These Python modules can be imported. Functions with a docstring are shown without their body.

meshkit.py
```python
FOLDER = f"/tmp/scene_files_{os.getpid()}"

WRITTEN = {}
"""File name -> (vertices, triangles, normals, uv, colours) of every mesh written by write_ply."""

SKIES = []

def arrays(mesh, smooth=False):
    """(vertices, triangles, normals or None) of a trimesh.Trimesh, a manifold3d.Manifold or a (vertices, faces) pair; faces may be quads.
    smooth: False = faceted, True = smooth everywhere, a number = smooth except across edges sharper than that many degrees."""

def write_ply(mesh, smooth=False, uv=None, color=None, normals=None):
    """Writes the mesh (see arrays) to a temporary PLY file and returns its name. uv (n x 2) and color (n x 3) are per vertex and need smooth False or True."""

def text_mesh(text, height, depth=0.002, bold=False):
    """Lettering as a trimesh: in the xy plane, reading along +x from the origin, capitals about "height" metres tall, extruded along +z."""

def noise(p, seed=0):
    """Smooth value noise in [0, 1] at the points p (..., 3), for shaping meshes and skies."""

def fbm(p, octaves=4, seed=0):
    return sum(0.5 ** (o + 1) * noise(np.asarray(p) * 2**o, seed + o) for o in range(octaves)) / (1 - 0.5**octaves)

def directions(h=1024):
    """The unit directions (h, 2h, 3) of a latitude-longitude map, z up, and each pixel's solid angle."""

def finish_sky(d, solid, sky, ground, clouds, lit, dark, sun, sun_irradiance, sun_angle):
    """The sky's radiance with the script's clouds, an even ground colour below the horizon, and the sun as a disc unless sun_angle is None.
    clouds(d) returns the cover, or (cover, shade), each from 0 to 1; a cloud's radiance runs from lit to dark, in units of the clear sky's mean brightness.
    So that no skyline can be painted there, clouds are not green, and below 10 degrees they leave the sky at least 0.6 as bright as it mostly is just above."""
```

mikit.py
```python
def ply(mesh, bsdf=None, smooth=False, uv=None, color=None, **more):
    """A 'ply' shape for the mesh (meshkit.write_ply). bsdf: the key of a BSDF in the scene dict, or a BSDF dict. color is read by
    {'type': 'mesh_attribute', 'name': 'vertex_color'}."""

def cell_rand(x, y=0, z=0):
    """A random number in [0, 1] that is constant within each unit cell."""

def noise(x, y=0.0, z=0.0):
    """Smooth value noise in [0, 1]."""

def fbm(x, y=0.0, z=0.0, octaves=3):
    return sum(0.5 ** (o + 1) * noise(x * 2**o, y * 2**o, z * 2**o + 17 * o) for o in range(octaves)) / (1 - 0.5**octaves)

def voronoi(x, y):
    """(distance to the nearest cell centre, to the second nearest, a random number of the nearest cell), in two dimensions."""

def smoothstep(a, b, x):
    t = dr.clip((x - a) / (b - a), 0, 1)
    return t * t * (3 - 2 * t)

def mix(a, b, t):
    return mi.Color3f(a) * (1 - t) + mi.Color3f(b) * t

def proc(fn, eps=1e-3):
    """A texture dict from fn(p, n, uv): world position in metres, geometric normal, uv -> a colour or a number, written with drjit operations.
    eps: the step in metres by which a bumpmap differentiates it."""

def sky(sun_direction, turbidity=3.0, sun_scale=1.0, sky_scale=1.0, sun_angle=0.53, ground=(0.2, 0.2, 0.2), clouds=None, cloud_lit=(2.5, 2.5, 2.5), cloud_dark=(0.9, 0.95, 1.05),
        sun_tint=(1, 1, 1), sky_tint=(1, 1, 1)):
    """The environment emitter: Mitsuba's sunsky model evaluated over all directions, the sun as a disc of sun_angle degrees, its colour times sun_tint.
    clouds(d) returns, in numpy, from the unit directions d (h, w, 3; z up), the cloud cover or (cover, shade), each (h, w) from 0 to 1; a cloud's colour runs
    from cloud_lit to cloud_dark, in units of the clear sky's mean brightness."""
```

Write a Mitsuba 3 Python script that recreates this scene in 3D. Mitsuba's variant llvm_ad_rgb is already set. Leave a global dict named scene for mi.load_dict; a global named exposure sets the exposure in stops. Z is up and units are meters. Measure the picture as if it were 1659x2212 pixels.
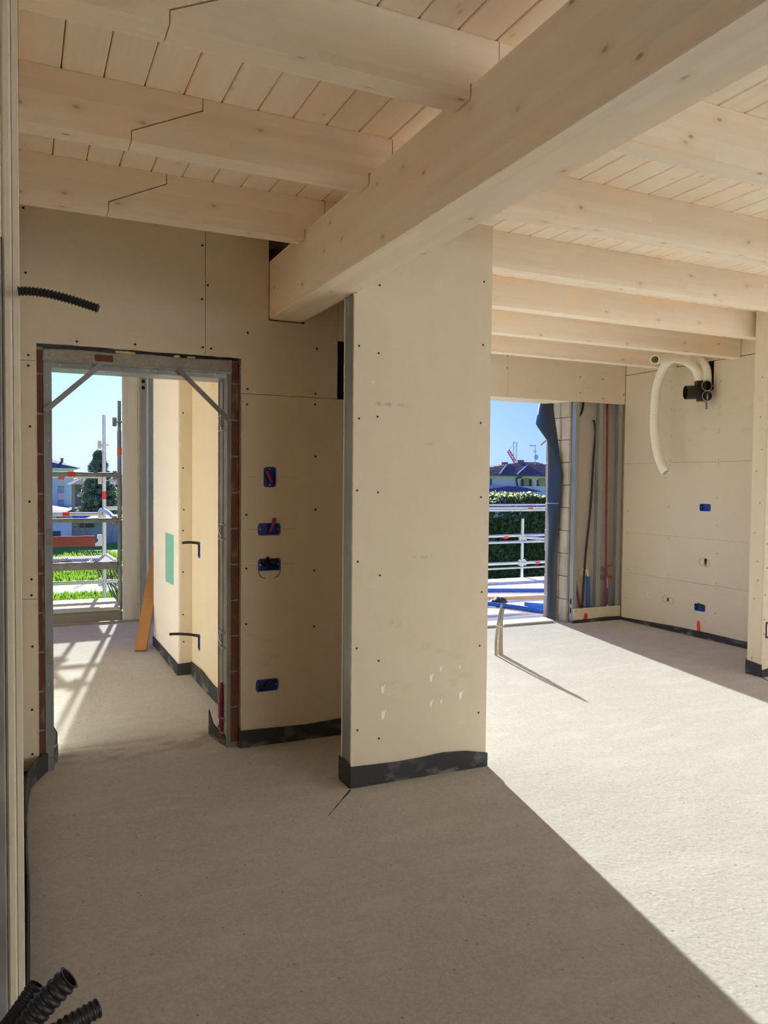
import math, random
import numpy as np, trimesh, drjit as dr, mitsuba as mi, mikit, meshkit
from shapely.geometry import Polygon, box as sbox
from shapely import affinity
from scipy.interpolate import CubicSpline
from mikit import noise, fbm, voronoi, cell_rand, smoothstep, mix, proc
random.seed(7); rng = np.random.default_rng(7)
T = mi.ScalarTransform4f

# ------------------------------------------------------------------ camera, sky, sun, exposure
scene, labels = {}, {}
CAM = np.array([0.0, 0.0, 1.5])
FWD = np.array([0.42185, 0.90590, -0.03716])
DOWN = np.array([-0.0070977, -0.0371, -0.99928])
scene['camera'] = {'type': 'perspective', 'fov': 52.3058, 'fov_axis': 'x', 'near_clip': 0.02, 'far_clip': 2000.0,
                   'to_world': T().look_at(origin=CAM.tolist(), target=(CAM + FWD).tolist(), up=(-DOWN).tolist())}
SUN_AZ, SUN_EL = math.radians(79.3), math.radians(16.2)
SUN = [math.cos(SUN_AZ) * math.cos(SUN_EL), math.sin(SUN_AZ) * math.cos(SUN_EL), math.sin(SUN_EL)]
exposure = 3.28
scene['sky'] = mikit.sky(SUN, turbidity=2.6, sun_scale=1.0, sky_scale=1.0, sun_angle=0.6, ground=(0.25, 0.25, 0.22),
                         sun_tint=(1.27, 1.90, 3.45), sky_tint=(0.17, 0.265, 1.15))

# ------------------------------------------------------------------ materials
def mat(key, color, rough=0.7, metallic=0.0, spec=0.3, bump=None, bscale=1.0, eps=1e-3, **more):
    b = {'type': 'principled', 'base_color': color if isinstance(color, dict) else {'type': 'rgb', 'value': list(color)},
         'roughness': rough, 'metallic': metallic, 'specular': spec, **more}
    if bump is not None:
        b = {'type': 'bumpmap', 'arbitrary': proc(bump, eps), 'scale': bscale, 'bsdf': b}
    scene['mat_' + key] = {'type': 'twosided', 'bsdf': b}

def wood(along, base, dark, lam=0.04, pieces=1.3, knots=1.0, seed=0.0, width=None):
    def fn(p, n, uv):
        u, w = (p.x, p.y) if along == 'x' else (p.y, p.x)
        flat = dr.abs(n.z) > 0.5
        v = dr.select(flat, w + 3.3, p.z) if width is None else w
        row = dr.floor(v / (lam if width is None else width))
        jid = dr.floor(u * pieces * 0.5 + cell_rand(row, seed, 3) * 7) if width is None else dr.floor(u * 0.0 + 1)
        wid = dr.floor(w / 0.55)
        tone = cell_rand(row + 37 * wid, jid, seed + 1)
        grain = fbm(u * 2.2 + 9 * tone, v * 70, w * 3 + seed, 3)
        fine = noise(u * 9, v * 420, w * 6)
        cloud = fbm(u * 1.6, v * 6.0, w * 2 + 5 + seed, 2)
        t = 0.38 * tone + 0.34 * grain + 0.16 * fine + 0.34 * cloud
        c = mix(base, dark, dr.clip(t * 1.15 - 0.18, 0, 1))
        pink = smoothstep(0.55, 0.8, fbm(u * 3.1, v * 9, w * 2 + 31 + seed, 2))
        c = mix(c, mi.Color3f(base[0] * 1.02, base[1] * 0.86, base[2] * 0.72), pink * 0.55)
        f1, f2, cid = voronoi(u * 5.5 + seed * 3.1, v * 10 + 0.37 * wid)
        dx = f1
        k = (1 - smoothstep(0.03, 0.10, dx)) * dr.select(cid > 0.80, 1.0, 0.0) * (0.35 + 0.65 * dr.clip((cid - 0.8) * 5, 0, 1)) * knots
        halo = (1 - smoothstep(0.08, 0.30, dx)) * dr.select(cid > 0.80, 1.0, 0.0) * 0.30 * knots
        c = mix(c, mi.Color3f(dark[0] * 0.9, dark[1] * 0.78, dark[2] * 0.62), halo)
        return mix(c, mi.Color3f(0.26, 0.20, 0.155), k * 0.75)
    return proc(fn)

WB, WD = (0.90, 0.795, 0.655), (0.78, 0.65, 0.50)
mat('joist_wood', wood('x', WB, WD), 0.62)
mat('beam_wood', wood('y', WB, WD, seed=4.0), 0.62)
mat('plank_wood', wood('y', (0.94, 0.845, 0.71), (0.82, 0.70, 0.55), width=0.1365, knots=0.55, seed=8.0), 0.65)

def board_color(p, n, uv):
    a = p.x + p.y
    speck = noise(a * 260, p.z * 260, p.y * 50)
    streak = fbm(a * 16, p.z * 0.9, 3.0, 3)
    cloud = fbm(a * 1.3, p.z * 1.1, p.y * 0.7, 3)
    c = mix(mi.Color3f(0.735, 0.64, 0.50), mi.Color3f(0.665, 0.575, 0.44), dr.clip(0.5 * cloud + 0.3 * streak + 0.25 * speck, 0, 1))
    scuff = smoothstep(0.62, 0.85, fbm(a * 11, p.z * 22, 8.0, 3)) * smoothstep(0.66, 0.82, noise(a * 1.1, p.z * 1.9, 4.0))
    c = mix(c, mi.Color3f(0.25, 0.22, 0.18), scuff * 0.10)
    chalk = smoothstep(0.70, 0.86, fbm(a * 12, p.z * 20, 21.0, 3)) * smoothstep(0.58, 0.75, noise(a * 1.3, p.z * 1.9, 14.0))
    c = mix(c, mi.Color3f(0.72, 0.66, 0.56), chalk * 0.5)
    on = dr.select(dr.abs(p.y - 3.5) < 0.02, 1.0, 0.0)   # hand smudges rubbed onto the centre partition
    rub = smoothstep(0.25, 0.75, noise(p.x * 70, p.z * 45, 2.0))
    def smudge(x0, x1, z0, w):
        return smoothstep(x0 - 0.02, x0 + 0.01, p.x) * (1 - smoothstep(x0 + 0.05, x1, p.x)) * (1 - smoothstep(w * 0.3, w, dr.abs(p.z - z0)))
    sm = smudge(1.585, 1.83, 1.887, 0.014) + 0.6 * smudge(1.80, 1.95, 1.125, 0.013) + 0.5 * smudge(1.86, 1.93, 1.70, 0.012) + 0.4 * smudge(1.67, 1.75, 0.80, 0.035)
    return mix(c, mi.Color3f(0.27, 0.24, 0.19), dr.clip(sm, 0, 1) * rub * on * 0.45)
mat('board', proc(board_color), 0.8, spec=0.2)
mat('board_edge', (0.62, 0.55, 0.43), 0.85)
mat('gypsum_white', (0.80, 0.76, 0.70), 0.85)

def screed_color(p, n, uv):
    x, y = p.x, p.y
    a = fbm(x * 0.9, y * 0.9, 0.0, 3)
    swirl = fbm(x * 3 + 1.6 * noise(x * 1.1, y * 1.1, 5.0), y * 9 + 1.9 * noise(x * 0.9, y * 0.9, 7.0), 2.0, 3)
    grit = noise(x * 210, y * 210, 1.0)
    grit2 = noise(x * 90, y * 90, 4.0)
    c = mix(mi.Color3f(0.425, 0.405, 0.378), mi.Color3f(0.362, 0.346, 0.318), dr.clip(0.55 * a + 0.45 * swirl, 0, 1))
    c = c * (0.86 + 0.16 * grit + 0.12 * grit2)
    pale = smoothstep(0.56, 0.78, fbm(x * 5 + 3, y * 13, 9.0, 3))
    c = mix(c, mi.Color3f(0.47, 0.455, 0.43), pale * 0.3)
    f1, f2, cid = voronoi(x * 9, y * 9)
    spot = (1 - smoothstep(0.02, 0.055, f1)) * dr.select(cid > 0.72, 1.0, 0.0)
    c = mix(c, mi.Color3f(0.14, 0.125, 0.11), spot * 0.7)
    door = (1 - smoothstep(0.08, 0.22, dr.abs(y - 4.46 - 0.08 * noise(x * 4, 2.0, 0.0)))) * smoothstep(0.05, 0.2, x) * (1 - smoothstep(1.0, 1.15, x))
    return mix(c, mi.Color3f(0.27, 0.235, 0.20), door * 0.7 * smoothstep(0.35, 0.65, fbm(x * 9, y * 17, 3.0, 3)))
def screed_bump(p, n, uv):
    return 0.0011 * fbm(p.x * 75, p.y * 75, 0.0, 3) + 0.0006 * noise(p.x * 9, p.y * 12, 3.0)
mat('screed', proc(screed_color), 0.95, spec=0.05, bump=screed_bump, eps=2e-3)

def concrete_color(p, n, uv):
    a = p.x + p.y
    c = mix(mi.Color3f(0.40, 0.38, 0.335), mi.Color3f(0.27, 0.25, 0.215), fbm(a * 5, p.z * 3, p.y * 2, 4))
    return c * (0.85 + 0.3 * noise(a * 120, p.z * 120, 1.0))
mat('concrete', proc(concrete_color), 0.85)
mat('infill', (0.55, 0.49, 0.415), 0.9)
mat('chip_white', (0.92, 0.89, 0.83), 0.9)
mat('ring_brown', (0.42, 0.35, 0.26), 0.9)
mat('cut_pale', (0.66, 0.62, 0.53), 0.9)
mat('dark_frame', (0.06, 0.035, 0.06), 0.5)
mat('dull_screw', (0.10, 0.085, 0.07), 0.7)
def plaster_color(p, n, uv):
    c = mix(mi.Color3f(0.60, 0.56, 0.49), mi.Color3f(0.42, 0.40, 0.36), smoothstep(0.3, 0.75, fbm((p.x + p.y) * 9, p.z * 0.8, 2.0, 4)))
    return c
mat('pier_plaster', proc(plaster_color), 0.8)
def block_color(p, n, uv):
    c = mix(mi.Color3f(0.60, 0.54, 0.455), mi.Color3f(0.46, 0.41, 0.34), fbm(p.y * 14, p.z * 10, p.x * 9, 4))
    stain = smoothstep(0.55, 0.68, fbm(p.y * 6, p.z * 2.4, p.x * 5 + 8, 3)) * (1 - smoothstep(0.7, 1.0, p.z))
    return mix(c, mi.Color3f(0.36, 0.35, 0.31), stain * 0.7)
def block_bump(p, n, uv):
    return 0.02 * fbm(p.y * 14 + 2, p.z * 22, p.x * 12, 4)
mat('aerated_block', proc(block_color), 0.9, bump=block_bump, eps=4e-3)

def foam_color(p, n, uv):
    dust = smoothstep(0.5, 0.8, fbm((p.x + p.y) * 12, p.z * 18, 2.0, 4)) * (0.35 + 0.65 * (1 - smoothstep(0.0, 0.07, p.z)))
    return mix(mi.Color3f(0.045, 0.047, 0.050), mi.Color3f(0.26, 0.25, 0.23), dust * 0.65)
mat('edge_foam', proc(foam_color), 0.75, spec=0.25)

def brick_color(p, n, uv):
    c = mix(mi.Color3f(0.20, 0.075, 0.042), mi.Color3f(0.12, 0.055, 0.036), fbm(p.x * 40, p.z * 14, p.y * 20, 3))
    return mix(c, mi.Color3f(0.25, 0.20, 0.165), smoothstep(0.6, 0.78, fbm(p.x * 18 + 4, p.z * 11, 7.0, 3)) * 0.7)
mat('brick', proc(brick_color), 0.85)
def galv_color(p, n, uv):
    return mix(mi.Color3f(0.36, 0.40, 0.43), mi.Color3f(0.24, 0.26, 0.27), fbm((p.x + p.y) * 14, p.z * 5, 1.0, 3))
mat('galvanized', proc(galv_color), 0.35, metallic=0.5, spec=0.5)
def dusty_color(p, n, uv):
    return mix(mi.Color3f(0.34, 0.335, 0.30), mi.Color3f(0.20, 0.19, 0.17), fbm((p.x + p.y) * 20, p.z * 9, 1.0, 3))
mat('dusty_steel', proc(dusty_color), 0.6, metallic=0.35)
mat('scaffold_steel', (0.56, 0.57, 0.56), 0.42, metallic=0.55)
mat('stud_flange', (0.34, 0.345, 0.30), 0.5, metallic=0.3)
mat('blue_plastic', (0.012, 0.045, 0.30), 0.4, spec=0.5)
mat('blue_pipe', (0.02, 0.11, 0.50), 0.45, spec=0.5)
mat('black_plastic', (0.016, 0.015, 0.015), 0.42, spec=0.5)
mat('void_shade', (0.012, 0.010, 0.009), 0.9)  # near-black colour standing in for the shade inside holes and gaps
mat('purple_plastic', (0.30, 0.035, 0.11), 0.45, spec=0.5)
mat('white_duct', (0.86, 0.82, 0.69), 0.5, spec=0.4)
mat('white_plastic', (0.75, 0.75, 0.77), 0.45)
mat('screw_black', (0.012, 0.010, 0.009), 0.6)
mat('zinc', (0.6, 0.6, 0.6), 0.35, metallic=0.9)
mat('gypsum_green', (0.22, 0.50, 0.43), 0.8)
mat('plank_orange', wood('z', (0.42, 0.21, 0.075), (0.29, 0.135, 0.045), knots=0.6, seed=2.0) if False else (0.40, 0.20, 0.075), 0.65)
mat('lath_wood', (0.55, 0.34, 0.16), 0.65)
mat('foam_yellow', (0.68, 0.56, 0.33), 0.9)
mat('red_paint', (0.75, 0.05, 0.03), 0.6)
mat('orange_paint', (0.72, 0.17, 0.035), 0.7)
mat('pink_paint', (0.80, 0.10, 0.07), 0.7)
def deck_color(p, n, uv):
    return mix(mi.Color3f(0.62, 0.60, 0.57), mi.Color3f(0.52, 0.50, 0.46), fbm(p.x * 4, p.y * 4, 1.0, 4))
mat('terrace_board', proc(deck_color), 0.8)
mat('white_panel', (0.60, 0.585, 0.55), 0.6)
mat('membrane', (0.020, 0.026, 0.036), 0.35, spec=0.5)
mat('toe_red', (0.22, 0.055, 0.035), 0.75)
mat('sheet_cloth', (0.55, 0.49, 0.38), 0.9)
mat('timber_sill', (0.27, 0.24, 0.19), 0.9)
def grass_color(p, n, uv):
    return mix(mi.Color3f(0.32, 0.50, 0.055), mi.Color3f(0.18, 0.34, 0.035), fbm(p.x * 1.7, p.y * 0.8, 1.0, 4))
mat('grass', proc(grass_color), 0.9, spec=0.1)
mat('asphalt', (0.30, 0.29, 0.31), 0.85)
mat('blue_wall', (0.66, 0.68, 0.74), 0.85)
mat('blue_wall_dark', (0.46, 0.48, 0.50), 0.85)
mat('white_wall', (0.78, 0.78, 0.80), 0.85)
mat('pink_panel', (0.85, 0.62, 0.56), 0.85)
mat('cream_wall', (0.88, 0.84, 0.70), 0.85)
mat('bounce_cream', (0.80, 0.78, 0.74), 0.85)  # facade of the added house, kept pale to bounce sun
mat('shutter_blue', (0.10, 0.17, 0.30), 0.6)
mat('window_dark', (0.06, 0.07, 0.10), 0.3)
mat('roof_dark', (0.13, 0.12, 0.125), 0.8)
mat('roof_tile', (0.27, 0.17, 0.14), 0.8)
mat('leaf_dark', (0.075, 0.125, 0.050), 0.7)
mat('leaf_painted_sun', (0.42, 0.44, 0.17), 0.7)
mat('cedar_green', (0.14, 0.19, 0.10), 0.8)
def leafmat(key, color, trans):
    scene['mat_' + key] = {'type': 'principledthin', 'base_color': {'type': 'rgb', 'value': list(color)}, 'roughness': 0.6, 'diff_trans': trans, 'spec_trans': 0.0}
leafmat('leaf_painted_sun', (0.55, 0.56, 0.28), 1.1); leafmat('cedar_green', (0.24, 0.30, 0.19), 0.9); leafmat('leaf_dark', (0.10, 0.16, 0.075), 0.7)
leafmat('grass_blade', (0.22, 0.36, 0.04), 0.8)
mat('twig', (0.13, 0.105, 0.085), 0.9)
mat('chimney_brick', (0.32, 0.20, 0.16), 0.85)
mat('tarp_blue', (0.03, 0.10, 0.45), 0.6)

# ------------------------------------------------------------------ mesh helpers
def hull(pts):
    return trimesh.convex.convex_hull(np.asarray(pts, float))
def cbox(x0, x1, y0, y1, z0, z1, c=0.002):
    c = min(c, (x1 - x0) * .45, (y1 - y0) * .45, (z1 - z0) * .45)
    if c <= 0:
        m = trimesh.creation.box((x1 - x0, y1 - y0, z1 - z0)); m.apply_translation(((x0 + x1) / 2, (y0 + y1) / 2, (z0 + z1) / 2)); return m
    P = []
    for sx, x in ((1, x0), (-1, x1)):
        for sy, y in ((1, y0), (-1, y1)):
            for sz, z in ((1, z0), (-1, z1)):
                P += [(x + sx * c, y + sy * c, z), (x + sx * c, y, z + sz * c), (x, y + sy * c, z + sz * c)]
    return hull(P)
def bx(*a):
    return cbox(*a, c=0)
def cat(ms):
    return trimesh.util.concatenate(ms)
def frame(m, o, ex, ey, ez):
    M = np.eye(4); M[:3, 0], M[:3, 1], M[:3, 2], M[:3, 3] = ex, ey, ez, o
    m = m.copy(); m.apply_transform(M)
    if np.linalg.det(M[:3, :3]) < 0: m.invert()
    return m
def ext_xz(poly, y0, y1):
    """polygon in (x, z), from y0 to y1"""
    if isinstance(poly, list): poly = Polygon(poly)
    ms = [trimesh.creation.extrude_polygon(g, y1 - y0, engine='earcut') for g in getattr(poly, 'geoms', [poly])]
    return frame(cat(ms), (0, y0, 0), (1, 0, 0), (0, 0, 1), (0, 1, 0))
def ext_yz(poly, x0, x1):
    if isinstance(poly, list): poly = Polygon(poly)
    ms = [trimesh.creation.extrude_polygon(g, x1 - x0, engine='earcut') for g in getattr(poly, 'geoms', [poly])]
    return frame(cat(ms), (x0, 0, 0), (0, 1, 0), (0, 0, 1), (1, 0, 0))
def ext_xy(poly, z0, z1):
    if isinstance(poly, list): poly = Polygon(poly)
    ms = [trimesh.creation.extrude_polygon(g, z1 - z0, engine='earcut') for g in getattr(poly, 'geoms', [poly])]
    m = cat(ms); m.apply_translation((0, 0, z0)); return m
def spline(pts, n):
    p = np.asarray(pts, float)
    d = np.r_[0, np.cumsum(np.linalg.norm(np.diff(p, axis=0), axis=1))]
    return CubicSpline(d, p)(np.linspace(0, d[-1], n)) if len(p) > 2 else p[0] + (p[1] - p[0]) * np.linspace(0, 1, n)[:, None]
def tube(pts, r, sides=12, inner=None, n=None, pitch=None, depth=0.1):
    """a pipe along a spline; inner = bore radius (open ends); pitch = corrugation pitch"""
    p = np.asarray(pts, float)
    L = np.linalg.norm(np.diff(p, axis=0), axis=1).sum()
    if pitch: n = max(8, int(L / pitch * 4))
    n = n or (2 if len(p) == 2 else 24)
    p = spline(p, n)
    t = np.gradient(p, axis=0); t /= np.linalg.norm(t, axis=1, keepdims=True)
    a = np.cross(t[0], [0, 0, 1.0]) if abs(t[0][2]) < .9 else np.cross(t[0], [1.0, 0, 0])
    a /= np.linalg.norm(a); A = []
    for k in range(n):
        a = a - t[k] * (a @ t[k]); a /= np.linalg.norm(a); A.append(a.copy())
    A = np.array(A); B = np.cross(t, A)
    rr = np.full(n, r, float)
    if pitch: rr = r * (1 - depth * (np.arange(n) % 4 >= 2))
    th = np.arange(sides) * 2 * np.pi / sides
    def rings(rad):
        return (p[:, None] + rad[:, None, None] * (np.cos(th)[None, :, None] * A[:, None] + np.sin(th)[None, :, None] * B[:, None])).reshape(-1, 3)
    i, j = np.meshgrid(np.arange(n - 1), np.arange(sides), indexing='ij')
    q = np.stack([i * sides + j, i * sides + (j + 1) % sides, (i + 1) * sides + (j + 1) % sides, (i + 1) * sides + j], -1).reshape(-1, 4)
    out = np.vstack([q[:, [0, 1, 2]], q[:, [0, 2, 3]]])
    V, F = [rings(rr)], [out]
    N = n * sides
    if inner:
        V.append(rings(np.full(n, inner))); F.append(out[:, ::-1] + N)
        for e, flip in ((0, False), ((n - 1) * sides, True)):
            j = np.arange(sides); k = (j + 1) % sides
            f = np.vstack([np.stack([e + j, e + k + N, e + k], 1), np.stack([e + j, e + j + N, e + k + N], 1)])
            F.append(f[:, ::-1] if flip else f)
    else:
        V.append(p[[0, -1]])
        j = np.arange(sides); k = (j + 1) % sides
        F.append(np.stack([k, j, np.full(sides, N)], 1)); F.append(np.stack([(n - 1) * sides + j, (n - 1) * sides + k, np.full(sides, N + 1)], 1))
    m = trimesh.Trimesh(np.vstack(V), np.vstack(F), process=False)
    return m
def ribbon(path, z0, tops, thick, n=40, smooth=True):
    """an upright strip along a plan path, wavy top"""
    p = np.asarray(path, float)
    d = np.r_[0, np.cumsum(np.linalg.norm(np.diff(p, axis=0), axis=1))]; u = np.linspace(0, d[-1], n)
    if smooth and len(p) > 2: q = CubicSpline(d, p)(u)
    else:
        u = np.unique(np.r_[u, d]); q = np.stack([np.interp(u, d, p[:, k]) for k in (0, 1)], 1); n = len(u)
    top = np.interp(u, np.linspace(0, d[-1], len(tops)), tops)
    t = np.gradient(q, axis=0); t /= np.linalg.norm(t, axis=1, keepdims=True); nn = np.stack([-t[:, 1], t[:, 0]], 1) * thick / 2
    V = np.vstack([np.c_[q + nn, np.full(n, z0)], np.c_[q + nn, top], np.c_[q - nn, top], np.c_[q - nn, np.full(n, z0)]])
    F = []
    for r in range(4):
        s = (r + 1) % 4
        for k in range(n - 1):
            F += [[r * n + k, s * n + k, s * n + k + 1], [r * n + k, s * n + k + 1, r * n + k + 1]]
    F += [[0, 3 * n, 2 * n], [0, 2 * n, n], [n - 1, 2 * n - 1, 3 * n - 1], [n - 1, 3 * n - 1, 4 * n - 1]]
    m = trimesh.Trimesh(V, F, process=False); m.fix_normals(); return m

# ------------------------------------------------------------------ scene entry helpers
used = {}
def numbered(name):
    k = used.get(name, 0); used[name] = k + 1
    return name if k == 0 else f'{name}_{k:03d}'
def add(key, mesh, m, smooth=False, label=None):
    scene[key] = mikit.ply(mesh, 'mat_' + m, smooth=smooth)
    if label: labels[key] = {'label': label}
    return key
def part(parent, name, mesh, m, smooth=False, label=None, stuff=False):
    key = numbered(f'{parent}__{name}')
    add(key, mesh, m, smooth, label)
    if stuff: labels.setdefault(key, {})['kind'] = 'stuff'
    return key
def thing(name, label, category, group=None, mesh=None, m=None, smooth=False, kind=None):
    key = numbered(name)
    labels[key] = {'label': label, 'category': category}
    if group: labels[key]['group'] = group
    if kind: labels[key]['kind'] = kind
    if mesh is not None: add_keep(key, mesh, m, smooth)
    return key
def add_keep(key, mesh, m, smooth=False):
    scene[key] = mikit.ply(mesh, 'mat_' + m, smooth=smooth)
def struct(name, label, category, mesh=None, m=None, smooth=False):
    return thing(name, label, category, None, mesh, m, smooth, 'structure')

# ================================================================== FLOOR AND CEILING
ZC, ZJ = 2.888, 2.69
floor = struct('floor', 'grey beige cement screed floor, half in sunlight', 'floor',
               cat([bx(-3.2, 6.4, -4.2, 6.98, -0.25, 0.0), bx(6.4, 14.0, -4.2, 4.40, -0.25, 0.0), bx(-3.2, 2.3, 6.98, 8.66, -0.25, 0.0)]), 'screed')  # right-hand slab lies out of view, catching sun to brighten the ceiling
def flat_strip(a, b, w, z0=-0.004, z1=0.0012):
    a, b = np.array(a), np.array(b); t = (b - a) / np.linalg.norm(b - a); nn = np.array([-t[1], t[0]]) * w / 2
    return ext_xy([tuple(a + nn), tuple(a - nn), tuple(b - nn * .3), tuple(b + nn * .3)], z0, z1)
part(floor, 'expansion_joint', flat_strip((1.452, 3.478), (1.250, 3.245), 0.010), 'edge_foam', label='dark cut running from the column corner')
part(floor, 'expansion_joint', flat_strip((5.275, 4.262), (5.14, 4.02), 0.012), 'edge_foam', label='dark cut running from the right pillar corner')

ceiling = struct('ceiling', 'pale whitewashed spruce plank ceiling above the joists', 'ceiling', cat([bx(-3.2, 6.4, -4.2, 7.0, ZC + 0.027, ZC + 0.2), bx(6.4, 14.0, -4.2, 4.4, ZC + 0.027, ZC + 0.2)]), 'plank_wood')
PW = 0.1365
for k in range(0, 64):
    x0 = k * PW
    part(ceiling, 'plank', cbox(x0 + 0.0022, x0 + PW - 0.0022, 0.4, 6.74 if x0 < 6 else 4.27, ZC, ZC + 0.027, 0.0035), 'plank_wood')

# ================================================================== BEAM AND JOISTS
BX0, BX1, BZ0, BZ1 = 1.276, 1.476, 2.413, 2.735
thing('main_beam', 'long thick whitewashed main beam running from the rear wall to the viewer', 'beam', None,
      cbox(BX0, BX1, -1.6, 4.40, BZ0, BZ1, 0.004), 'beam_wood')
JW, JY0, JS = 0.10, 2.128, 0.777
ordinals_left = {0: 'nearest the viewer', 1: 'second from the rear wall', 2: 'closest to the rear wall'}
ordinals_right = {0: 'nearest the viewer', 1: 'second from the viewer', 2: 'third from the viewer', 3: 'ending behind the right pillar', 4: 'second from the far wall', 5: 'closest to the far wall, behind the white ducts'}
def joist(poly, y0):
    m = ext_xz(poly, y0, y0 + JW)
    return m
for k in range(0, 6):
    y0 = JY0 + JS * k
    if k == 2: y0 = 3.680
    left_end = 0.006 if y0 > 1.7 else -2.9
    if k <= 2:
        lo, hi = 0.3615, 0.611
        left = [(left_end, ZJ), (lo, ZJ), (lo, ZJ + 0.037), (hi, ZJ + 0.156), (hi, ZC - .001), (left_end, ZC - .001)]
        g = 0.0035
        right = [(lo + g, ZJ), (BX0 - 0.004, ZJ), (BX0 - 0.004, BZ1), (1.374, BZ1), (1.374, ZC - .001), (hi + g, ZC - .001), (hi + g, ZJ + 0.156 - g), (lo + g, ZJ + 0.037 - g)]
        w = ordinals_left[k]
        if k >= 0:
            thing('ceiling_joist', f'left piece of the spliced joist {w} in the left bay', 'joist', 'joists of the left ceiling bay', joist(left, y0), 'joist_wood')
            thing('ceiling_joist', f'right piece of the spliced joist {w}, between splice and beam', 'joist', 'joists of the left ceiling bay', joist(right, y0), 'joist_wood')
    xe = {0: 9.4, 1: 9.4, 2: 9.4}.get(k, 6.075)
    if k >= 3: x0 = 2.26
    else: x0 = 1.378
    if k >= 0:
        if k < 3: poly = [(x0, BZ1), (BX1 + 0.004, BZ1), (BX1 + 0.004, ZJ), (xe, ZJ), (xe, ZC - .001), (x0, ZC - .001)]
        else: poly = [(x0, ZJ), (xe, ZJ), (xe, ZC - .001), (x0, ZC - .001)]
        thing('ceiling_joist', f'whitewashed joist right of the beam, {ordinals_right[k]}', 'joist', 'joists right of the beam', joist(poly, y0), 'joist_wood')

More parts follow.
